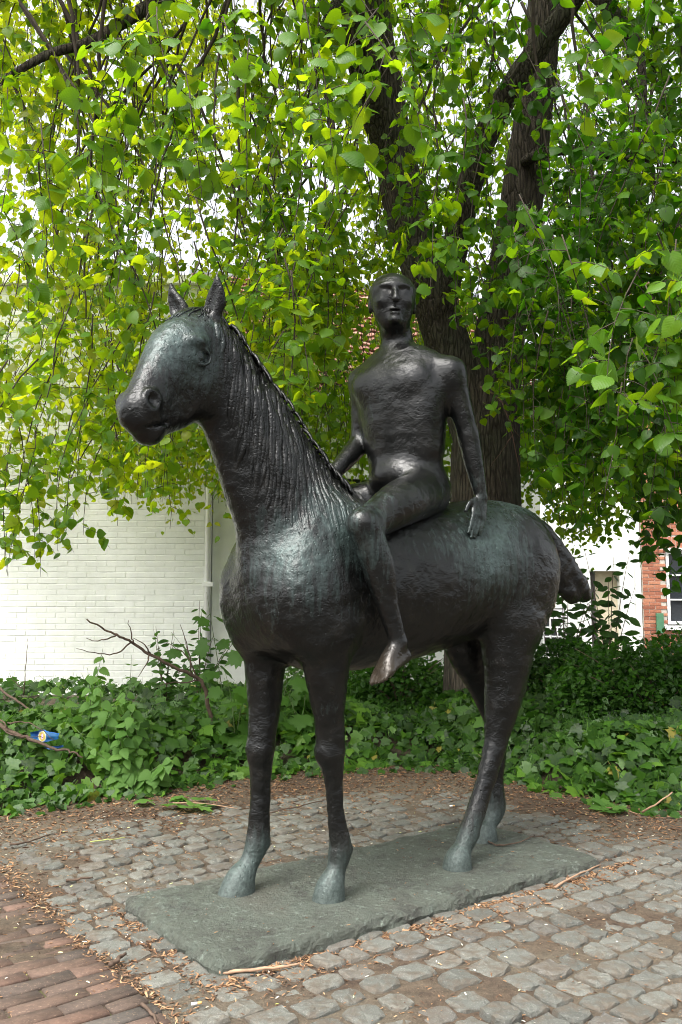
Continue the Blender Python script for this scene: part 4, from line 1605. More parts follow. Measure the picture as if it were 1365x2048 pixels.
def ybot(x, layer):
    if layer == 0:      # in front of the statue
        return np.interp(x, [-200, 0, 150, 300, 420, 560, 700, 900, 1000, 1100, 1250, 1365, 1550], [620, 640, 600, 470, 545, 420, 440, 470, 560, 620, 900, 960, 960])
    if layer == 1:      # around and just behind it
        return np.interp(x, [-200, 0, 60, 150, 230, 300, 420, 470, 560, 680, 760, 900, 1000, 1080, 1180, 1250, 1365, 1600],
                         [1150, 1160, 1165, 1070, 1075, 1010, 1150, 1060, 860, 760, 620, 640, 830, 980, 1030, 1050, 1010, 1010])
    return np.interp(x, [-300, 0, 200, 400, 560, 700, 860, 1050, 1120, 1200, 1280, 1365, 1700], [900, 960, 1000, 1030, 1010, 1000, 960, 1000, 1080, 1110, 1050, 1040, 1040])


def thin(x, y):
    """where the crown lets the sky through"""
    g = 0.0
    for (cx, cy, sx, sy, a) in ((660, 450, 110, 130, .78), (560, 520, 90, 60, .5), (1110, 540, 60, 90, .5), (690, 350, 50, 60, .5), (130, 860, 150, 130, .66), (690, 850, 70, 130, .4)):
        g = max(g, a * math.exp(-((x - cx) / sx) ** 2 - ((y - cy) / sy) ** 2))
    return g


def layer_twigs(n, layer, Yr, Lr, size, spacing, tint, r0, xr=(-260, 1630)):
    k = 0
    while k < n:
        x = rg.uniform(*xr)
        yb = float(ybot(x, layer))
        y = rg.uniform(-330, yb)
        if rg.random() < .22:
            y = yb - abs(rg.normal(0, 40))
        if layer > 0 and rg.random() < thin(x, y - 60):
            continue
        if layer < 2 and y < 900:                       # the stems show through
            d1 = abs(x - np.interp(y - 100, [-100, 50, 190, 310, 420, 540], [738, 752, 772, 790, 812, 845]))
            d2 = abs(x - np.interp(y - 100, [-100, 190, 340, 480, 600, 720], [1092, 1072, 1052, 1032, 1012, 994]))
            d3 = abs(x - np.interp(y - 100, [0, 165, 265, 380, 520], [1150, 1030, 975, 938, 905]))
            if (d1 < 75 and rg.random() < .52) or ((d2 < 80 or d3 < 45) and rg.random() < .66):
                continue
        clump = float(vnoise(np.array([x / 150., y / 190., layer * 7.3]), 51))
        if rg.random() < .62 * float((1 - sstep(-.45, .05, clump))):          # boughs with gaps between
            continue
        Y = rg.uniform(*Yr)
        L = rg.uniform(*Lr)
        P, rad = hang(x, y, Y, L, r0)
        put_twig(P, rad)
        if layer < 2:
            put_leaves(P, size, spacing * 2.2, layer, .12, tint)
            spray(P, size, layer, tint, .12 if layer else .10, (.12, .34) if layer else (.10, .24), .034)
        else:
            put_leaves(P, size, spacing, layer, .12, tint)
        k += 1


layer_twigs(1850, 2, (7.0, 9.4), (.7, 1.7), .068, .030, .66, .0045)
layer_twigs(420, 1, (4.2, 6.2), (.6, 1.4), .067, .034, .50, .005)
layer_twigs(92, 0, (2.85, 3.9), (.3, .7), .068, .038, .40, .003)
# right side: a denser, darker mass of leaves
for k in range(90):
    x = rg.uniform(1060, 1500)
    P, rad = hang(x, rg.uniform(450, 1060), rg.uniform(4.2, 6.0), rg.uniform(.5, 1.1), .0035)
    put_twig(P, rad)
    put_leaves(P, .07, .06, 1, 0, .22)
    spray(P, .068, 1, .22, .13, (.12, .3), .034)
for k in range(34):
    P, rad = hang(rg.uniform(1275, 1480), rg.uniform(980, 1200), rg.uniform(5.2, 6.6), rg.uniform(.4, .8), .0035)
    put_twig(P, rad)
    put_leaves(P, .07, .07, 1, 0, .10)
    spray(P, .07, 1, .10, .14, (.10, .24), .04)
# crown above the picture, unseen, added thick to shade the statue and the bed
for k in range(820):
    x, y = rg.uniform(-3.6, 4.2), 3.2 + 3.9 * rg.random() ** .8
    zb = rg.uniform(4.7, 6.6)
    L = rg.uniform(.6, 1.4)
    t = np.linspace(0, 1, 8)[:, None]
    P = np.array([x, y, zb + L]) + t * np.array([rg.normal(0, .2), rg.normal(0, .2), -L])
    if proj(P)[:, 1].max() > -20:
        continue
    put_twig(P, np.linspace(.004, .001, 8))
    put_leaves(P, .09, .042, 3, 0, .5)
# thicker pendulous branches: the dark strands under the crown
for (n, xr, yr, Yr) in ((34, (60, 420), (250, 640), (4.4, 6.2)), (20, (420, 720), (250, 650), (5.0, 7.0)), (12, (500, 760), (560, 860), (7.0, 8.5)), (24, (1070, 1350), (350, 1000), (5.0, 8.5)), (8, (780, 1000), (300, 520), (5.0, 6.0))):
    for k in range(n):
        L = rg.uniform(1.0, 2.3)
        P, rad = hang(rg.uniform(*xr), rg.uniform(*yr), rg.uniform(*Yr), L, rg.uniform(.007, .016), sag=.5)
        put_twig(P, rad, 6)
        put_leaves(P, .08, .16, 1, .4, .5)

LP, LA, LS, LT, LAY = [np.concatenate(q) for q in (LP, LA, LS, LT, LAY)]
LT = np.clip(LT - .14 * np.clip(LP[:, 0], -2, 2.2) + .20 * vnoise(LP * 1.7, 44) + .18 * vnoise(LP * .8 + 3, 45), 0, 1)  # backlit left, shaded right and dark clumps put into the leaf colour
# leaves neither touch the statue nor hang before it
loc = (LP - np.array([0.15, 3.414, 0])) @ np.array([[-.8, .6, 0], [-.6, -.8, 0], [0, 0, 1.0]])
hit = (loc[:, 0] > -1.5) & (loc[:, 0] < 1.35) & (np.abs(loc[:, 1]) < .55) & (loc[:, 2] < 2.62)
hit &= ~((loc[:, 0] < .55) & (loc[:, 0] > .15) & (loc[:, 2] > 2.2))
px = proj(LP)
X_, Y_ = px[:, 0], px[:, 1]
infront = (px[:, 2] < 4.6) & (((X_ > 195) & (X_ < 500) & (Y_ > 520)) | ((X_ >= 480) & (X_ < 690) & (Y_ > 600)) | ((X_ > 660) & (X_ < 985) & (Y_ > 500)) | ((X_ >= 950) & (X_ < 1230) & (Y_ > 930)))
keep = ~(hit | (infront & (LP[:, 1] < 3.45 + 0.5 * loc[:, 0] * 0)))
LP, LA, LS, LT, LAY, px = LP[keep], LA[keep], LS[keep], LT[keep], LAY[keep], px[keep]
n = len(LP)
side = np.stack([np.cos(LA), np.sin(LA), np.zeros(n)], 1)
ax_ = side * rg.uniform(.35, 1.0, (n, 1)) + np.array([0, 0, -1]) * rg.uniform(.15, 1.0, (n, 1)) + rg.normal(0, .25, (n, 3))
nr_ = side * .45 + np.array([0, -.25, .75]) + rg.normal(0, .45, (n, 3))
big = LS / np.maximum(px[:, 2], .3) * FPX
inv = (px[:, 0] > -20) & (px[:, 0] < 1385) & (px[:, 1] > -20) & (px[:, 1] < 2048) & (px[:, 2] > .5)
near = np.argsort(np.where(inv, -big, 0))[:300]
is_near = np.zeros(n, bool)
is_near[near] = True
far = (px[:, 2] > 6.5) & ~is_near
mid = ~far & ~is_near
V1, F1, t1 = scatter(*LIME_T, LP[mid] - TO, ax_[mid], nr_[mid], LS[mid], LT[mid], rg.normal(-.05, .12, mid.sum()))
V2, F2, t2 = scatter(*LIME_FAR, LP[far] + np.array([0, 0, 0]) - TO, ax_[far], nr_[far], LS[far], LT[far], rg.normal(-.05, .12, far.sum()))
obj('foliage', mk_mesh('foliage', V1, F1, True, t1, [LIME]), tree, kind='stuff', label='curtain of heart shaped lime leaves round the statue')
obj('far_foliage', mk_mesh('far_foliage', V2, F2, True, t2, [LIME]), tree, kind='stuff')
obj('twigs', twigs.mesh('twigs', [TWIG], True), tree, kind='stuff')
LEAF_ME = []
for q in range(8):
    V, F = LIME_NEAR
    V = V.copy()
    V[:, 2] += (-.15 + .07 * q - .2) * V[:, 1] ** 2 * .6 + .03 * np.sin(V[:, 1] * 7 + q) * np.abs(V[:, 0]) * 2
    LEAF_ME.append(mk_mesh('leaf', V, F, True, np.full(len(V), .26 + .07 * q), [LIME_V]))
for j, i in enumerate(near):
    a = Vector(ax_[i]).normalized()
    nn = Vector(nr_[i])
    nn = (nn - nn.dot(a) * a).normalized()
    sd = a.cross(nn)
    M = Matrix((sd, a, nn)).transposed()
    obj('leaf', LEAF_ME[j % 8], tree, tuple(LP[i] - TO), M.to_euler(), (LS[i],) * 3)
print('leaves', n, 'near', len(near), 'far', far.sum())

# ================================================================== ivy, shrubs, nettles, saplings
IVY = mat_leaf('ivy_leaf',
               [(0.0, (0.004, 0.016, 0.006)), (0.4, (0.010, 0.036, 0.008)), (0.75, (0.028, 0.086, 0.010)), (0.97, (0.070, 0.155, 0.018)), (1.0, (0.19, 0.15, 0.03))],
               [(0.0, (0.02, 0.08, 0.01)), (0.5, (0.08, 0.24, 0.012)), (1.0, (0.24, 0.46, 0.03))], 0.30, 0.42, spec=0.35)
SHRUB = mat_leaf('small_shrub_leaf',
                 [(0.0, (0.008, 0.030, 0.007)), (0.5, (0.018, 0.062, 0.009)), (1.0, (0.042, 0.11, 0.016))],
                 [(0.0, (0.03, 0.12, 0.01)), (0.5, (0.08, 0.26, 0.015)), (1.0, (0.18, 0.38, 0.03))], 0.4, 0.45)
NETTLE = mat_leaf('nettle_leaf',
                  [(0.0, (0.05, 0.13, 0.025)), (0.5, (0.085, 0.185, 0.035)), (1.0, (0.14, 0.24, 0.06))],
                  [(0.0, (0.12, 0.32, 0.03)), (1.0, (0.26, 0.46, 0.06))], 0.35, 0.6)
STEM = mat_simple('green_stem', (0.09, 0.13, 0.04), 0.6, 0.3, 30, 0.2)
DEADW = mat_simple('dead_brown_wood', (0.085, 0.058, 0.042), 0.85, 0.45, 30, 0.5, 0.004, 0.2)
PALEW = mat_simple('pale_peeled_wood', (0.30, 0.19, 0.12), 0.7, 0.3, 30, 0.3, 0.003, 0.3)


def lobed_template(pts, droop=-.10, cup=.06, petiole=.5):
    """leaf with lobes: outline points on the right side, mirrored, fanned from the middle of the blade"""
    out = [(x, y) for x, y in pts] + [(-x, y) for x, y in reversed(pts[:-1]) if x > 0]
    V = [(0, .38, 0)]
    for x, y in out:
        V.append((x, y, droop * (y - .3) ** 2 - cup * abs(x)))
    n = len(out)
    F = [(0, i + 1, (i + 1) % n + 1) for i in range(n)]
    if petiole:
        b = len(V)
        V += [(-.02, -petiole, .0), (.02, -petiole, .0), (.02, .1, -.005), (-.02, .1, -.005)]
        F.append((b, b + 1, b + 2, b + 3))
    return np.array(V), F


IVY_T = lobed_template([(0, .02), (.22, -.06), (.47, .06), (.38, .24), (.56, .44), (.30, .52), (.22, .72), (0, 1.0)])
MAPLE_T = lobed_template([(0, .02), (.20, -.05), (.42, .02), (.36, .16), (.62, .34), (.50, .42), (.58, .62), (.30, .56), (.26, .74), (.14, .72), (0, 1.0)], -.15, .10)
SMALL_T = leaf_template([(0.0, .02), (.26, .22), (.28, .55), (0.0, 1.0)], [.02, .2, .55, 1.0], .15, -.1, petiole=0)
ELL_H = [(0.0, 0.0), (.17, .15), (.27, .40), (.23, .68), (.09, .90), (0.0, 1.02)]
ELL_T = leaf_template(ELL_H, [0, .15, .4, .68, .88, 1.02], .2, -.18, .15)
_nh = serrated([(0.0, .0), (.22, -.02), (.36, .18), (.30, .48), (.15, .78), (0.0, 1.05)], 9, .045)
NET_T = leaf_template(_nh, [max(0, 1.05 * i / (len(_nh) - 1) * 1.1 - .1) for i in range(len(_nh))], .18, -.16, .2)


def gnormal(x, y):
    e = .03
    zx = (ground_z(x + e, y) - ground_z(x - e, y)) / (2 * e)
    zy = (ground_z(x, y + e) - ground_z(x, y - e)) / (2 * e)
    n = np.stack([-zx, -zy, np.ones_like(zx)], -1)
    return n / np.linalg.norm(n, axis=-1)[..., None]


# ---- ivy over the bank
rg = np.random.default_rng(33)


def ivy_points(n, xr, tr, tint, size, lift, bias=1.0):
    x = rg.uniform(*xr, n)
    t = tr[0] + (tr[1] - tr[0]) * rg.random(n) ** bias
    y = border(x) + t
    c = vnoise(np.stack([x * 2.2, y * 2.2, 0 * x], -1), 15)
    ok = np.hypot(x - TO[0], y - TO[1]) > .27
    x, y, t, c = x[ok], y[ok], t[ok], c[ok]
    n = len(x)
    hgt = lift * sstep(-.12, .35, t) * (.5 + .5 * (1 + c)) + .02
    z = ground_z(x, y) + hgt * rg.uniform(.25, 1.0, n) ** .6
    N = gnormal(x, y) + rg.normal(0, .42, (n, 3)) + np.array([0, -.5, 0.15])
    A = np.array([0, -.75, -.45]) + rg.normal(0, .6, (n, 3))
    T = np.clip(tint + .26 * c + rg.normal(0, .24, n), 0, .97)
    T[rg.random(n) < .012] = 1.0
    return np.stack([x, y, z], 1), A, N, size * np.clip(rg.normal(.95, .3, n), .4, 1.7), T


sets = [ivy_points(7500, (-3.6, 1.0), (-.10, 1.2), .62, .066, .16, .8),
        ivy_points(3600, (-4.2, 0.9), (.9, 4.2), .40, .068, .13),
        ivy_points(3400, (0.70, 3.4), (-.08, .75), .50, .070, .20, .8),
        ivy_points(2600, (0.7, 4.4), (.6, 3.5), .18, .068, .22),
        ivy_points(420, (-3.0, 3.0), (-.28, .02), .55, .050, .03)]
P, A, N, S, T = [np.concatenate([s[k] for s in sets]) for k in range(5)]
P = P - A / np.linalg.norm(A, axis=1)[:, None] * S[:, None] * .3
V, F, t = scatter(*IVY_T, P, A, N, S, T, rg.normal(-.05, .12, len(P)))
obj('ivy', mk_mesh('ivy', V, F, True, t, [IVY]), kind='stuff', label='glossy ivy covering the bank behind the statue', category='ivy')


# ---- plants with stems and single leaves
def plant(name, label, cat, base, stems, tmpl, mat, leaf_size, pairs, stem_r=.0035, group=None, stem_mat=None, curve=.12, tint=.5, per_leaf=True, seed=0, up=.15, tipdown=.35):
    """stems: list of (dx, dy, height); leaves in pairs along each stem"""
    rg = np.random.default_rng(seed)
    base = np.asarray(base, float)
    o = empty(name, tuple(base), label=label, category=cat)
    if group:
        o['group'] = group
    mes = []
    for q in range(4):
        V = tmpl[0].copy()
        V[:, 2] += rg.normal(-.05, .12) * V[:, 1] ** 2
        mes.append(mk_mesh('leaf', V, tmpl[1], True, np.full(len(V), np.clip(tint + rg.normal(0, .15), 0, 1)), [mat]))
    for (dx, dy, h) in stems:
        t = np.linspace(0, 1, 9)
        P = np.stack([dx * t ** 1.6 + curve * .15 * np.sin(t * 3 + seed), dy * t ** 1.6, h * t], 1)
        mb = MB().tube(P, stem_r * (1.1 - .8 * t), 5)
        obj('stem', mb.mesh('stem', [stem_mat or STEM], True), o)
        for k in range(pairs):
            f = .22 + .78 * (k + rg.uniform(0, .4)) / pairs
            f = min(f, 1)
            p = np.array([np.interp(f, t, P[:, q]) for q in range(3)])
            az0 = k * 1.57 + rg.uniform(-.3, .3) + seed
            for sgn in (0, math.pi):
                az = az0 + sgn
                a = Vector((math.cos(az), math.sin(az), -tipdown + rg.normal(0, .25))).normalized()
                nn = Vector((rg.normal(0, .25), rg.normal(0, .25) - up, 1))
                nn = (nn - nn.dot(a) * a).normalized()
                M = Matrix((a.cross(nn), a, nn)).transposed()
                sz = leaf_size * rg.uniform(.75, 1.15) * (1.05 - .35 * f ** 2)
                off = a * sz * (.2 if tmpl is not MAPLE_T and tmpl is not IVY_T else .5)
                obj('leaf', mes[int(rg.integers(4))], o, tuple(Vector(p) + off), M.to_euler(), (sz,) * 3)
    return o


def base_at(px_, py_, Y):
    p = at(px_, py_, Y)
    return np.array([p[0], p[1], float(ground_z(p[0], p[1])) - .01])


nst = [(235, 5.05, .62, 'tall pale green nettle in the middle of the ivy'), (195, 5.2, .56, 'nettle beside the tallest one with long toothed leaves'),
       (285, 5.25, .52, 'nettle leaning towards the bare dead branch'), (165, 5.35, .60, 'nettle standing close to the blue wrapper'),
       (255, 4.98, .38, 'short nettle at the front of the nettle clump'), (300, 5.05, .33, 'low nettle nearest the wilted leaves on the cobbles')]
for i, (pxx, Y, h, lab) in enumerate(nst):
    rr = np.random.default_rng(60 + i)
    plant('nettle', lab, 'nettle', base_at(pxx, 1500, Y), [(rr.normal(0, .10), rr.normal(-.03, .06), h), (rr.normal(0, .16), rr.normal(-.05, .08), h * .75), (rr.normal(0, .2), rr.normal(-.05, .08), h * .55)],
          NET_T, NETTLE, .082, 8, group='nettles among the ivy', tint=.45, seed=i + 3, up=.9, tipdown=.55)
# pale sprig that stands above the ivy before the wall
plant('nettle', 'thin nettle tip rising alone before the white wall', 'nettle', base_at(252, 1400, 6.2), [(.02, 0, .52)], NET_T, NETTLE, .06, 5, group='nettles among the ivy', seed=12, tipdown=.1)
# sycamore seedlings with lobed leaves
for i, (pxx, pyy, Y, h, lab) in enumerate(((478, 1400, 5.7, .80, 'sycamore seedling with lobed leaves against the horse breast'), (600, 1400, 5.95, .62, 'sycamore seedling showing between the two front legs'),
                                           (555, 1400, 6.1, .72, 'sycamore seedling behind the far front leg'), (640, 1400, 6.2, .50, 'low sycamore seedling behind the near front leg'),
                                           (450, 1400, 6.3, .95, 'tallest sycamore seedling beside the downpipe'))):
    rr = np.random.default_rng(80 + i)
    plant('sycamore_seedling', lab, 'seedling', base_at(pxx, pyy, Y), [(rr.normal(0, .08), rr.normal(-.02, .05), h), (rr.normal(0, .16), rr.normal(-.06, .05), h * .7)],
          MAPLE_T, SHRUB, .15, 4, .004, 'sycamore seedlings behind the horse', tint=.85, seed=30 + i, up=.9, tipdown=.6, stem_mat=STEM)
# broad leaved shrub by the downpipe, evergreen
for i, (pxx, Y, h, lab) in enumerate(((400, 6.6, .92, 'evergreen shrub with pointed leaves before the downpipe'), (335, 6.7, .72, 'small evergreen shrub behind the bare branch'))):
    rr = np.random.default_rng(90 + i)
    plant('evergreen_shrub', lab, 'shrub', base_at(pxx, 1400, Y), [(rr.normal(0, .22), rr.normal(0, .1), h * rr.uniform(.6, 1)) for q in range(6)],
          ELL_T, SHRUB, .085, 8, .005, 'evergreen shrubs at the wall', DEADW, tint=.55, seed=40 + i, tipdown=.0, up=.9)
# sapling before the white house
plant('sapling', 'slender sapling with broad oval leaves against the white house', 'sapling', base_at(1215, 1400, 7.2),
      [(-.34, 0, 1.22), (-.12, .1, 1.35), (.10, 0, 1.25), (.30, .1, 1.0), (-.45, 0, .85), (.02, -.1, 1.05), (.22, -.05, 1.3), (-.2, -.1, 1.0)], ELL_T, SHRUB, .125, 10, .006, None, DEADW, tint=.3, seed=51, tipdown=.15, up=1.3)
plant('sapling', 'lower leafy sapling under the horse tail', 'sapling', base_at(1130, 1400, 6.9),
      [(-.10, 0, 1.0), (.12, .1, 1.12), (.2, 0, .8), (-.22, .05, .8), (.0, -.1, 1.2), (.3, -.05, 1.0)], ELL_T, SHRUB, .115, 10, .006, None, DEADW, tint=.35, seed=52, tipdown=.15, up=1.3)


# ---- dense small-leaved shrubs on the right
def mass_shrub(name, label, cx, cy, rx, ry, h, n, tint, seed):
    rg = np.random.default_rng(seed)
    z0 = float(ground_z(cx, cy)) - .02
    o = empty(name, (cx, cy, z0), label=label, category='shrub', group='dense shrubs on the bank')
    d = rg.normal(0, 1, (n, 3))
    d[:, 2] = np.abs(d[:, 2])
    d /= np.linalg.norm(d, axis=1)[:, None]
    rad = rg.uniform(.45, 1.0, n) ** .5 * (1 + .22 * vnoise(d * 2.6, seed) + .12 * vnoise(d * 6, seed + 1))
    P = d * rad[:, None] * np.array([rx, ry, h])
    A = d * .6 + np.array([0, -.3, -.35]) + rg.normal(0, .5, (n, 3))
    N = d * .6 + np.array([0, -.1, .8]) + rg.normal(0, .4, (n, 3))
    T = np.clip(tint + .25 * vnoise(P * 5, seed + 2) + rg.normal(0, .15, n), 0, 1)
    V, F, t = scatter(*SMALL_T, P, A, N, .046 * rg.uniform(.6, 1.35, n), T)
    obj('foliage', mk_mesh('foliage', V, F, False, t, [SHRUB]), o, kind='stuff')
    for k in range(9):
        a = rg.uniform(0, 6.28)
        e = np.array([math.cos(a) * rx * .8, math.sin(a) * ry * .8, h * rg.uniform(.6, 1.0)])
        t_ = np.linspace(0, 1, 7)[:, None]
        mb = MB().tube(e * np.array([1, 1, 0]) * t_ ** 1.5 + np.array([0, 0, 1]) * e[2] * t_ ** .8, np.linspace(.008, .002, 7), 5)
        obj('stem', mb.mesh('stem', [DEADW], True), o)
    return o


def spot(px_, py_, Y):
    return at(px_, py_, Y)[:2]


mass_shrub('shrub', 'dense dark shrub of tiny leaves filling the bank at the brick house side', *spot(1310, 1400, 5.9), .85, .55, .56, 9000, .42, 1)
mass_shrub('shrub', 'dark low shrub between the tree trunk and the saplings', *spot(1130, 1400, 6.6), .52, .45, .58, 4800, .22, 2)
mass_shrub('shrub', 'shrub with fine leaves rising behind the dense one', *spot(1375, 1330, 7.0), .60, .5, .72, 6000, .30, 3)
mass_shrub('shrub', 'shrub of fine leaves behind the rider foot, left of the trunk', *spot(800, 1400, 7.0), .62, .45, .60, 4600, .55, 4)
mass_shrub('shrub', 'low leafy shrub seen between front and hind legs near the wall', *spot(690, 1400, 7.6), .65, .4, .68, 3800, .6, 5)


# ---- dead branches
def branch(name, label, base, pts, r0, subs, mat=DEADW, cat='branch'):
    """pts: (px, py, Y); subs: lists of the same for side twigs"""
    Q = np.array([at(*p) for p in pts])
    b0 = Q[0].copy()
    o = empty(name, tuple(b0), label=label, category=cat)
    C = catmull(Q, 5)
    rr = np.random.default_rng(len(pts) + int(abs(pts[0][0])))
    C = C + rr.normal(0, .004, C.shape)
    obj('stem', MB().tube(C - b0, np.linspace(r0, r0 * .3, len(C)), 7).mesh('stem', [mat], True), o)
    for sp in subs:
        C2 = catmull(np.array([at(*p) for p in sp]), 4)
        C2 = C2 + rr.normal(0, .003, C2.shape)
        obj('side_twig', MB().tube(C2 - b0, np.linspace(r0 * .38, r0 * .12, len(C2)), 5).mesh('side_twig', [mat], True), o)
    return o


branch('dead_branch', 'bare forked branch reaching out before the white wall', None,
       [(440, 1480, 5.8), (420, 1420, 5.75), (402, 1362, 5.7), (350, 1335, 5.6), (300, 1308, 5.55), (262, 1285, 5.5), (235, 1270, 5.45), (205, 1255, 5.4), (176, 1240, 5.35)], .015,
       [[(262, 1285, 5.5), (235, 1306, 5.45), (200, 1308, 5.4), (152, 1296, 5.35)], [(235, 1270, 5.45), (215, 1277, 5.4), (190, 1282, 5.4), (172, 1276, 5.4)],
        [(268, 1288, 5.5), (262, 1265, 5.5), (256, 1240, 5.5)], [(300, 1308, 5.55), (290, 1290, 5.5), (268, 1276, 5.5)], [(300, 1310, 5.5), (292, 1330, 5.45), (276, 1355, 5.4)],
        [(395, 1358, 5.7), (372, 1310, 5.7), (336, 1286, 5.7)], [(385, 1350, 5.7), (376, 1300, 5.65), (362, 1250, 5.6)], [(402, 1362, 5.7), (350, 1365, 5.65), (310, 1372, 5.6)]])
branch('dead_branch', 'dark fallen branch lying across the ivy under the blue wrapper', None,
       [(-40, 1420, 5.1), (20, 1462, 5.0), (60, 1478, 4.95), (100, 1495, 4.9), (135, 1500, 4.88), (165, 1512, 4.85)], .014,
       [[(0, 1440, 5.05), (12, 1450, 5.0), (10, 1462, 4.95), (30, 1470, 4.9), (60, 1474, 4.88), (85, 1474, 4.86)], [(15, 1445, 5.0), (45, 1444, 4.95), (70, 1452, 4.9), (110, 1478, 4.85)]])
branch('dead_branch', 'thin dark stick slanting down the ivy bank from the wall', None, [(-30, 1352, 5.9), (20, 1392, 5.7), (60, 1420, 5.55), (95, 1440, 5.4)], .011, [[(48, 1390, 5.8), (50, 1350, 5.8), (54, 1310, 5.8), (56, 1278, 5.8)], [(48, 1378, 5.8), (35, 1368, 5.8), (20, 1352, 5.8)]])
branch('root_twig', 'reddish bare climbing stem on the lime trunk', None, [(960, 775, 6.05), (1000, 800, 6.02), (1015, 830, 6.0), (1025, 870, 6.0), (1040, 950, 6.05)], .007,
       [[(1015, 830, 6.0), (1035, 838, 6.1), (1060, 845, 6.2)], [(1025, 870, 6.0), (1005, 900, 6.0), (980, 935, 6.05)], [(1020, 850, 6.0), (1045, 880, 6.1), (1060, 905, 6.1)]], mat_simple('reddish_stem', (.11, .055, .04), .7, .3, 30, .3))
# ================================================================== litter on the cobbles
CHIP = mat_tinted('bark_chip', [(0.0, (0.05, 0.03, 0.02)), (0.35, (0.14, 0.075, 0.04)), (0.7, (0.30, 0.17, 0.085)), (1.0, (0.48, 0.34, 0.20))], 0.8, 80, .3, .3, .002)
rg = np.random.default_rng(77)


def chips(n, pos, tlo, thi, L=(.008, .03)):
    x, y = pos
    z = np.maximum(ground_z(x, y), GZ - .002) + .006 * rg.random(n) + .001
    A = rg.normal(0, 1, (n, 3)) * np.array([1, 1, .18])
    N = np.array([0, 0, 1.0]) + rg.normal(0, .25, (n, 3))
    return np.stack([x, y, z], 1), A, N, rg.uniform(*L, n), rg.uniform(tlo, thi, n)


def pav_pts(u, v):
    return _C0[0] + u * _FW[0] + v * _LF[0], _C0[1] + u * _FW[1] + v * _LF[1]


S_ = []
n = 2600                                       # along the long front edge of the plate
S_.append(chips(n, pav_pts(rg.uniform(-1.1, .9, n), .36 + np.abs(rg.normal(0, .06, n))), .12, .82, (.005, .026)))
n = 700                                        # along its short edge
S_.append(chips(n, pav_pts(.885 + np.abs(rg.normal(0, .05, n)), rg.uniform(-.4, .45, n)), .05, .8, (.005, .024)))
n = 1500                                       # along the brick path
S_.append(chips(n, pav_pts(1.09 + rg.normal(0, .035, n), rg.uniform(-1.2, 1.2, n)), .1, .85, (.005, .024)))
n = 15000                                       # mulch near the ivy
x = rg.uniform(-3, 3, n)
S_.append(chips(n, (x, border(x) - np.abs(rg.normal(0, .65, n)) + .05), .0, .7, (.008, .030)))
n = 13000                                       # everywhere
S_.append(chips(n, (rg.uniform(-2.2, 2.4, n), rg.uniform(2.0, 5.4, n)), .0, .85, (.004, .017)))
P, A, N, S, T = [np.concatenate([s[k] for s in S_]) for k in range(5)]
loc = (P - np.array([0.15, 3.414, 0])) @ np.array([[-.8, .6, 0], [-.6, -.8, 0], [0, 0, 1.0]])
onp = (np.abs(loc[:, 0]) < .87) & (np.abs(loc[:, 1] + .011) < .355)
P[onp, 2] = .0655
keep = ~onp | (rg.random(len(P)) < .10)
P, A, N, S, T = P[keep], A[keep], N[keep], S[keep], T[keep]
CH = np.array([(-.11, -.5, 0), (.10, -.45, .02), (.12, .05, .07), (.05, .5, .0), (-.10, .48, .03), (-.13, .0, .09), (-.05, -.3, -.08), (.05, .3, -.08)])
CHF = [(0, 1, 2, 5), (5, 2, 3, 4), (0, 6, 1), (6, 7, 2, 1), (7, 3, 2), (3, 7, 4), (4, 7, 6, 5), (5, 6, 0)]
V, F, t = scatter(CH, CHF, P, A, N, S, T)
obj('bark_litter', mk_mesh('bark_litter', V, F, False, t, [CHIP]), kind='stuff', label='brown bark chips and leaf litter strewn over the cobbles', category='litter')

# small pale bits: petals and crumbs
PALE = mat_tinted('pale_crumb', [(0, (0.55, 0.50, 0.38)), (.5, (0.68, 0.66, 0.58)), (1, (0.45, 0.48, 0.10))], .8, 60, .2)
n = 420
x, y = rg.uniform(-1.6, 1.7, n), rg.uniform(2.2, 4.8, n)
z = np.maximum(ground_z(x, y), GZ) + .008
V, F, t = scatter(CH, CHF, np.stack([x, y, z], 1), rg.normal(0, 1, (n, 3)) * np.array([1, 1, .1]), np.array([0, 0, 1.]) + rg.normal(0, .3, (n, 3)), rg.uniform(.006, .017, n), rg.random(n))
obj('petal_litter', mk_mesh('petal_litter', V, F, False, t, [PALE]), kind='stuff', label='tiny pale petals and crumbs on the cobbles', category='litter')


# ---- single twigs
def stick(label, pts, r, mat=DEADW):
    Q = np.array([gnd(p[0], p[1], p[2]) for p in pts])
    b = Q.mean(0)
    C = catmull(Q, 4)
    rr = np.random.default_rng(int(pts[0][0]))
    C = C + rr.normal(0, .0015, C.shape)
    o = obj('twig', MB().tube(C - b, np.linspace(r, r * .55, len(C)), 6).mesh('twig', [mat], True), None, tuple(b), label=label, category='twig', group='twigs lying about')
    return o


zg = GZ + .014
stick('orange brown strip of bark along the front corner of the plate', [(440, 1945, zg), (500, 1940, zg + .004), (560, 1934, zg + .003), (600, 1928, zg)], .006, PALEW)
stick('short thick broken stick with a pale end near the brick path', [(222, 1930, zg + .004), (235, 1920, zg + .008), (250, 1908, zg + .006)], .009)
stick('bent twig lying on the plate by the far hind hoof', [(975, 1683, .068), (1000, 1690, .07), (1035, 1686, .072), (1070, 1672, .069)], .004)
stick('long thin twig on the mulch behind the front legs', [(540, 1625, GZ + .02), (590, 1615, GZ + .022), (660, 1598, GZ + .02)], .004)
stick('thin twig curving over the cobbles by the ivy at the wrapper side', [(20, 1690, zg + .004), (60, 1682, zg + .006), (100, 1668, zg + .005)], .005)
stick('pale straw on the cobbles beside the brown stick', [(180, 1683, zg), (215, 1679, zg + .004), (250, 1676, zg)], .003, mat_simple('pale_straw', (.30, .33, .10), .7, .2, 20, .1))
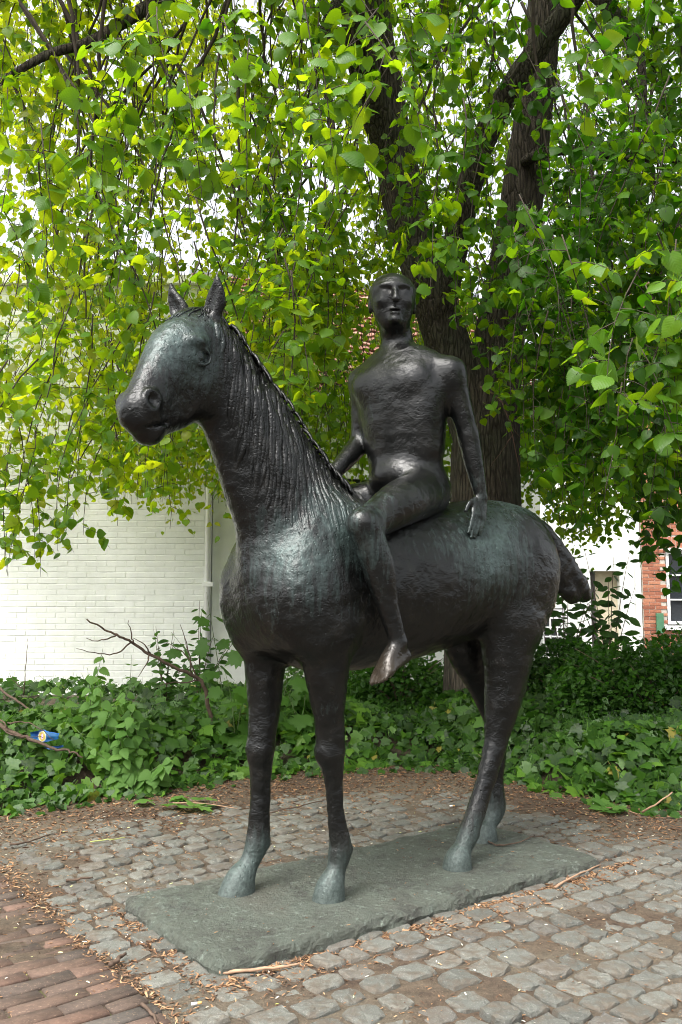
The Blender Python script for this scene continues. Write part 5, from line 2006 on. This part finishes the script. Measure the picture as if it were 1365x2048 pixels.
stick('double brown stick between plate and brick path', [(132, 1760, zg + .004), (155, 1758, zg + .006), (186, 1755, zg + .004)], .006)
stick('thin root-like twig at the edge of the brick path', [(282, 2005, zg), (300, 2022, zg + .003), (318, 2046, zg)], .006)
stick('reddish sliver of bark off the right corner of the plate', [(1110, 1775, zg), (1150, 1752, zg + .004), (1200, 1728, zg + .002)], .005, PALEW)
stick('pale twig sticking out of the ivy at the right', [(1285, 1625, GZ + .05), (1310, 1610, GZ + .10), (1345, 1585, GZ + .16)], .006, PALEW)


# ---- wilted leaves dropped on the cobbles
def wilted(label, cx, cy, n, spread, seed, size):
    rr = np.random.default_rng(seed)
    b = gnd(cx, cy, GZ + .012)
    o = empty('wilted_sprig', tuple(b), label=label, category='leaves', group='wilted sprigs')
    q = [np.array([-spread * .2, .02, .01]), np.array([spread * .4, -.02, .018]), np.array([spread * 1.1, -.09, .008])]
    obj('stem', MB().tube(catmull(q, 4), np.linspace(.004, .002, 9), 5).mesh('stem', [PALEW], True), o)
    for k in range(n):
        V = MAPLE_T[0].copy()
        V[:, 2] += rr.normal(0, .25) * V[:, 0] ** 2 + rr.normal(0, .2) * V[:, 1] ** 2 + .04 * np.sin(V[:, 0] * 9)
        me = mk_mesh('leaf', V, MAPLE_T[1], True, np.full(len(V), rr.uniform(0, .7)), [NETTLE])
        p = (rr.normal(0, spread * .55), rr.normal(0, spread * .28), .012 + .03 * rr.random())
        obj('leaf', me, o, p, (rr.normal(0, .12), rr.normal(0, .12), rr.uniform(0, 6.3)), (size * rr.uniform(.7, 1.2),) * 3)


wilted('wilted green maple sprig lying flat before the ivy', 365, 1612, 10, .27, 4, .105)
wilted('small wilted leaves on the cobbles at the right edge of the ivy', 1220, 1622, 6, .10, 6, .10)


# ---- blue crisp wrapper caught in the ivy
def wrapper():
    b = at(88, 1472, 4.98)
    o = empty('snack_wrapper', tuple(b), math.radians(-8), label='crumpled blue snack wrapper with a yellow round mark caught in the ivy', category='wrapper')
    nx_, nz_ = 15, 9
    V = []
    for i in range(nx_):
        for j in range(nz_):
            x, z = -.085 + .17 * i / (nx_ - 1), -.036 + .072 * j / (nz_ - 1)
            taper = 1 - .55 * abs(x + .005) / .085
            V.append((x, 0, z * taper))
    V = np.array(V)
    V[:, 1] = .012 * vnoise(V * 28, 3) + .006 * vnoise(V * 70, 5) - .02 * (1 - (V[:, 0] / .085) ** 2)
    F = [(i * nz_ + j, (i + 1) * nz_ + j, (i + 1) * nz_ + j + 1, i * nz_ + j + 1) for i in range(nx_ - 1) for j in range(nz_ - 1)]
    back = V + np.array([0, .012, 0])
    n = len(V)
    F2 = [tuple(reversed([a + n for a in f])) for f in F]
    m = NT('printed_blue_foil')
    co = m.coord('Object')
    sp = m.n('SeparateXYZ', {'Vector': co})
    d = m.math('SQRT', m.math('ADD', m.math('POWER', sp.outputs['X'], 2.0), m.math('POWER', m.math('MULTIPLY', sp.outputs['Z'], .9), 2.0)))
    c = m.ramp(m.noise(18, 2, .5, co), [(.35, (0.006, 0.035, 0.15)), (.65, (0.02, 0.12, 0.28))])
    c = m.mix(m.ramp(d, [(.0260, 1), (.0275, 0)]), c, (0.6, 0.6, 0.57))
    c = m.mix(m.ramp(d, [(.0225, 1), (.024, 0)]), c, (0.45, 0.35, 0.05))
    dx = m.math('MULTIPLY', sp.outputs['X'], 1.9)
    d2 = m.math('SQRT', m.math('ADD', m.math('POWER', dx, 2.0), m.math('POWER', sp.outputs['Z'], 2.0)))
    c = m.mix(m.ramp(d2, [(.0150, 1), (.0165, 0)]), c, (0.30, 0.06, 0.30))
    c = m.mix(m.ramp(d2, [(.0115, 1), (.013, 0)]), c, (0.62, 0.45, 0.62))
    m.p(Base_Color=c, Roughness=.28)
    obj('front', mk_mesh('front', V, F, True, mats=[m.m]), o)
    obj('back', mk_mesh('back', back, [tuple(reversed(f)) for f in F], True, mats=[mat_simple('blue_foil', (.02, .14, .5), .3, .2, 20, .1)]), o)
    fl = V[V[:, 2] < 0] * np.array([.75, 1, .8]) + np.array([.055, .005, -.045])
    nn = 4
    Ff = [(i * nn + j, (i + 1) * nn + j, (i + 1) * nn + j + 1, i * nn + j + 1) for i in range(nx_ - 1) for j in range(nn - 1)]
    obj('torn_flap', mk_mesh('torn_flap', fl, Ff, True, mats=[mat_simple('blue_foil_dull', (.012, .06, .22), .35, .2, 20, .1)]), o)


wrapper()

# ---- yellow leaf in the ivy, white cigarette ends
for (lab, x, y, z) in (('white cigarette end behind the plate', 900, 1612, GZ + .012), ('white cigarette end on the bare soil before the plate', 383, 2008, GZ + .012)):
    p = gnd(x, y, z)
    o = empty('cigarette_end', tuple(p), .3, label=lab, category='cigarette')
    obj('paper', MB().tube([(0, 0, 0), (.016, 0, 0)], .0038, 8).mesh('paper', [mat_simple('white_paper', (.75, .74, .70), .8, .1, 30, .1)], True), o)
    obj('filter', MB().tube([(.0165, 0, 0), (.028, 0, 0)], .0037, 8).mesh('filter', [mat_simple('filter_tip', (.50, .28, .10), .8, .2, 30, .1)], True), o)
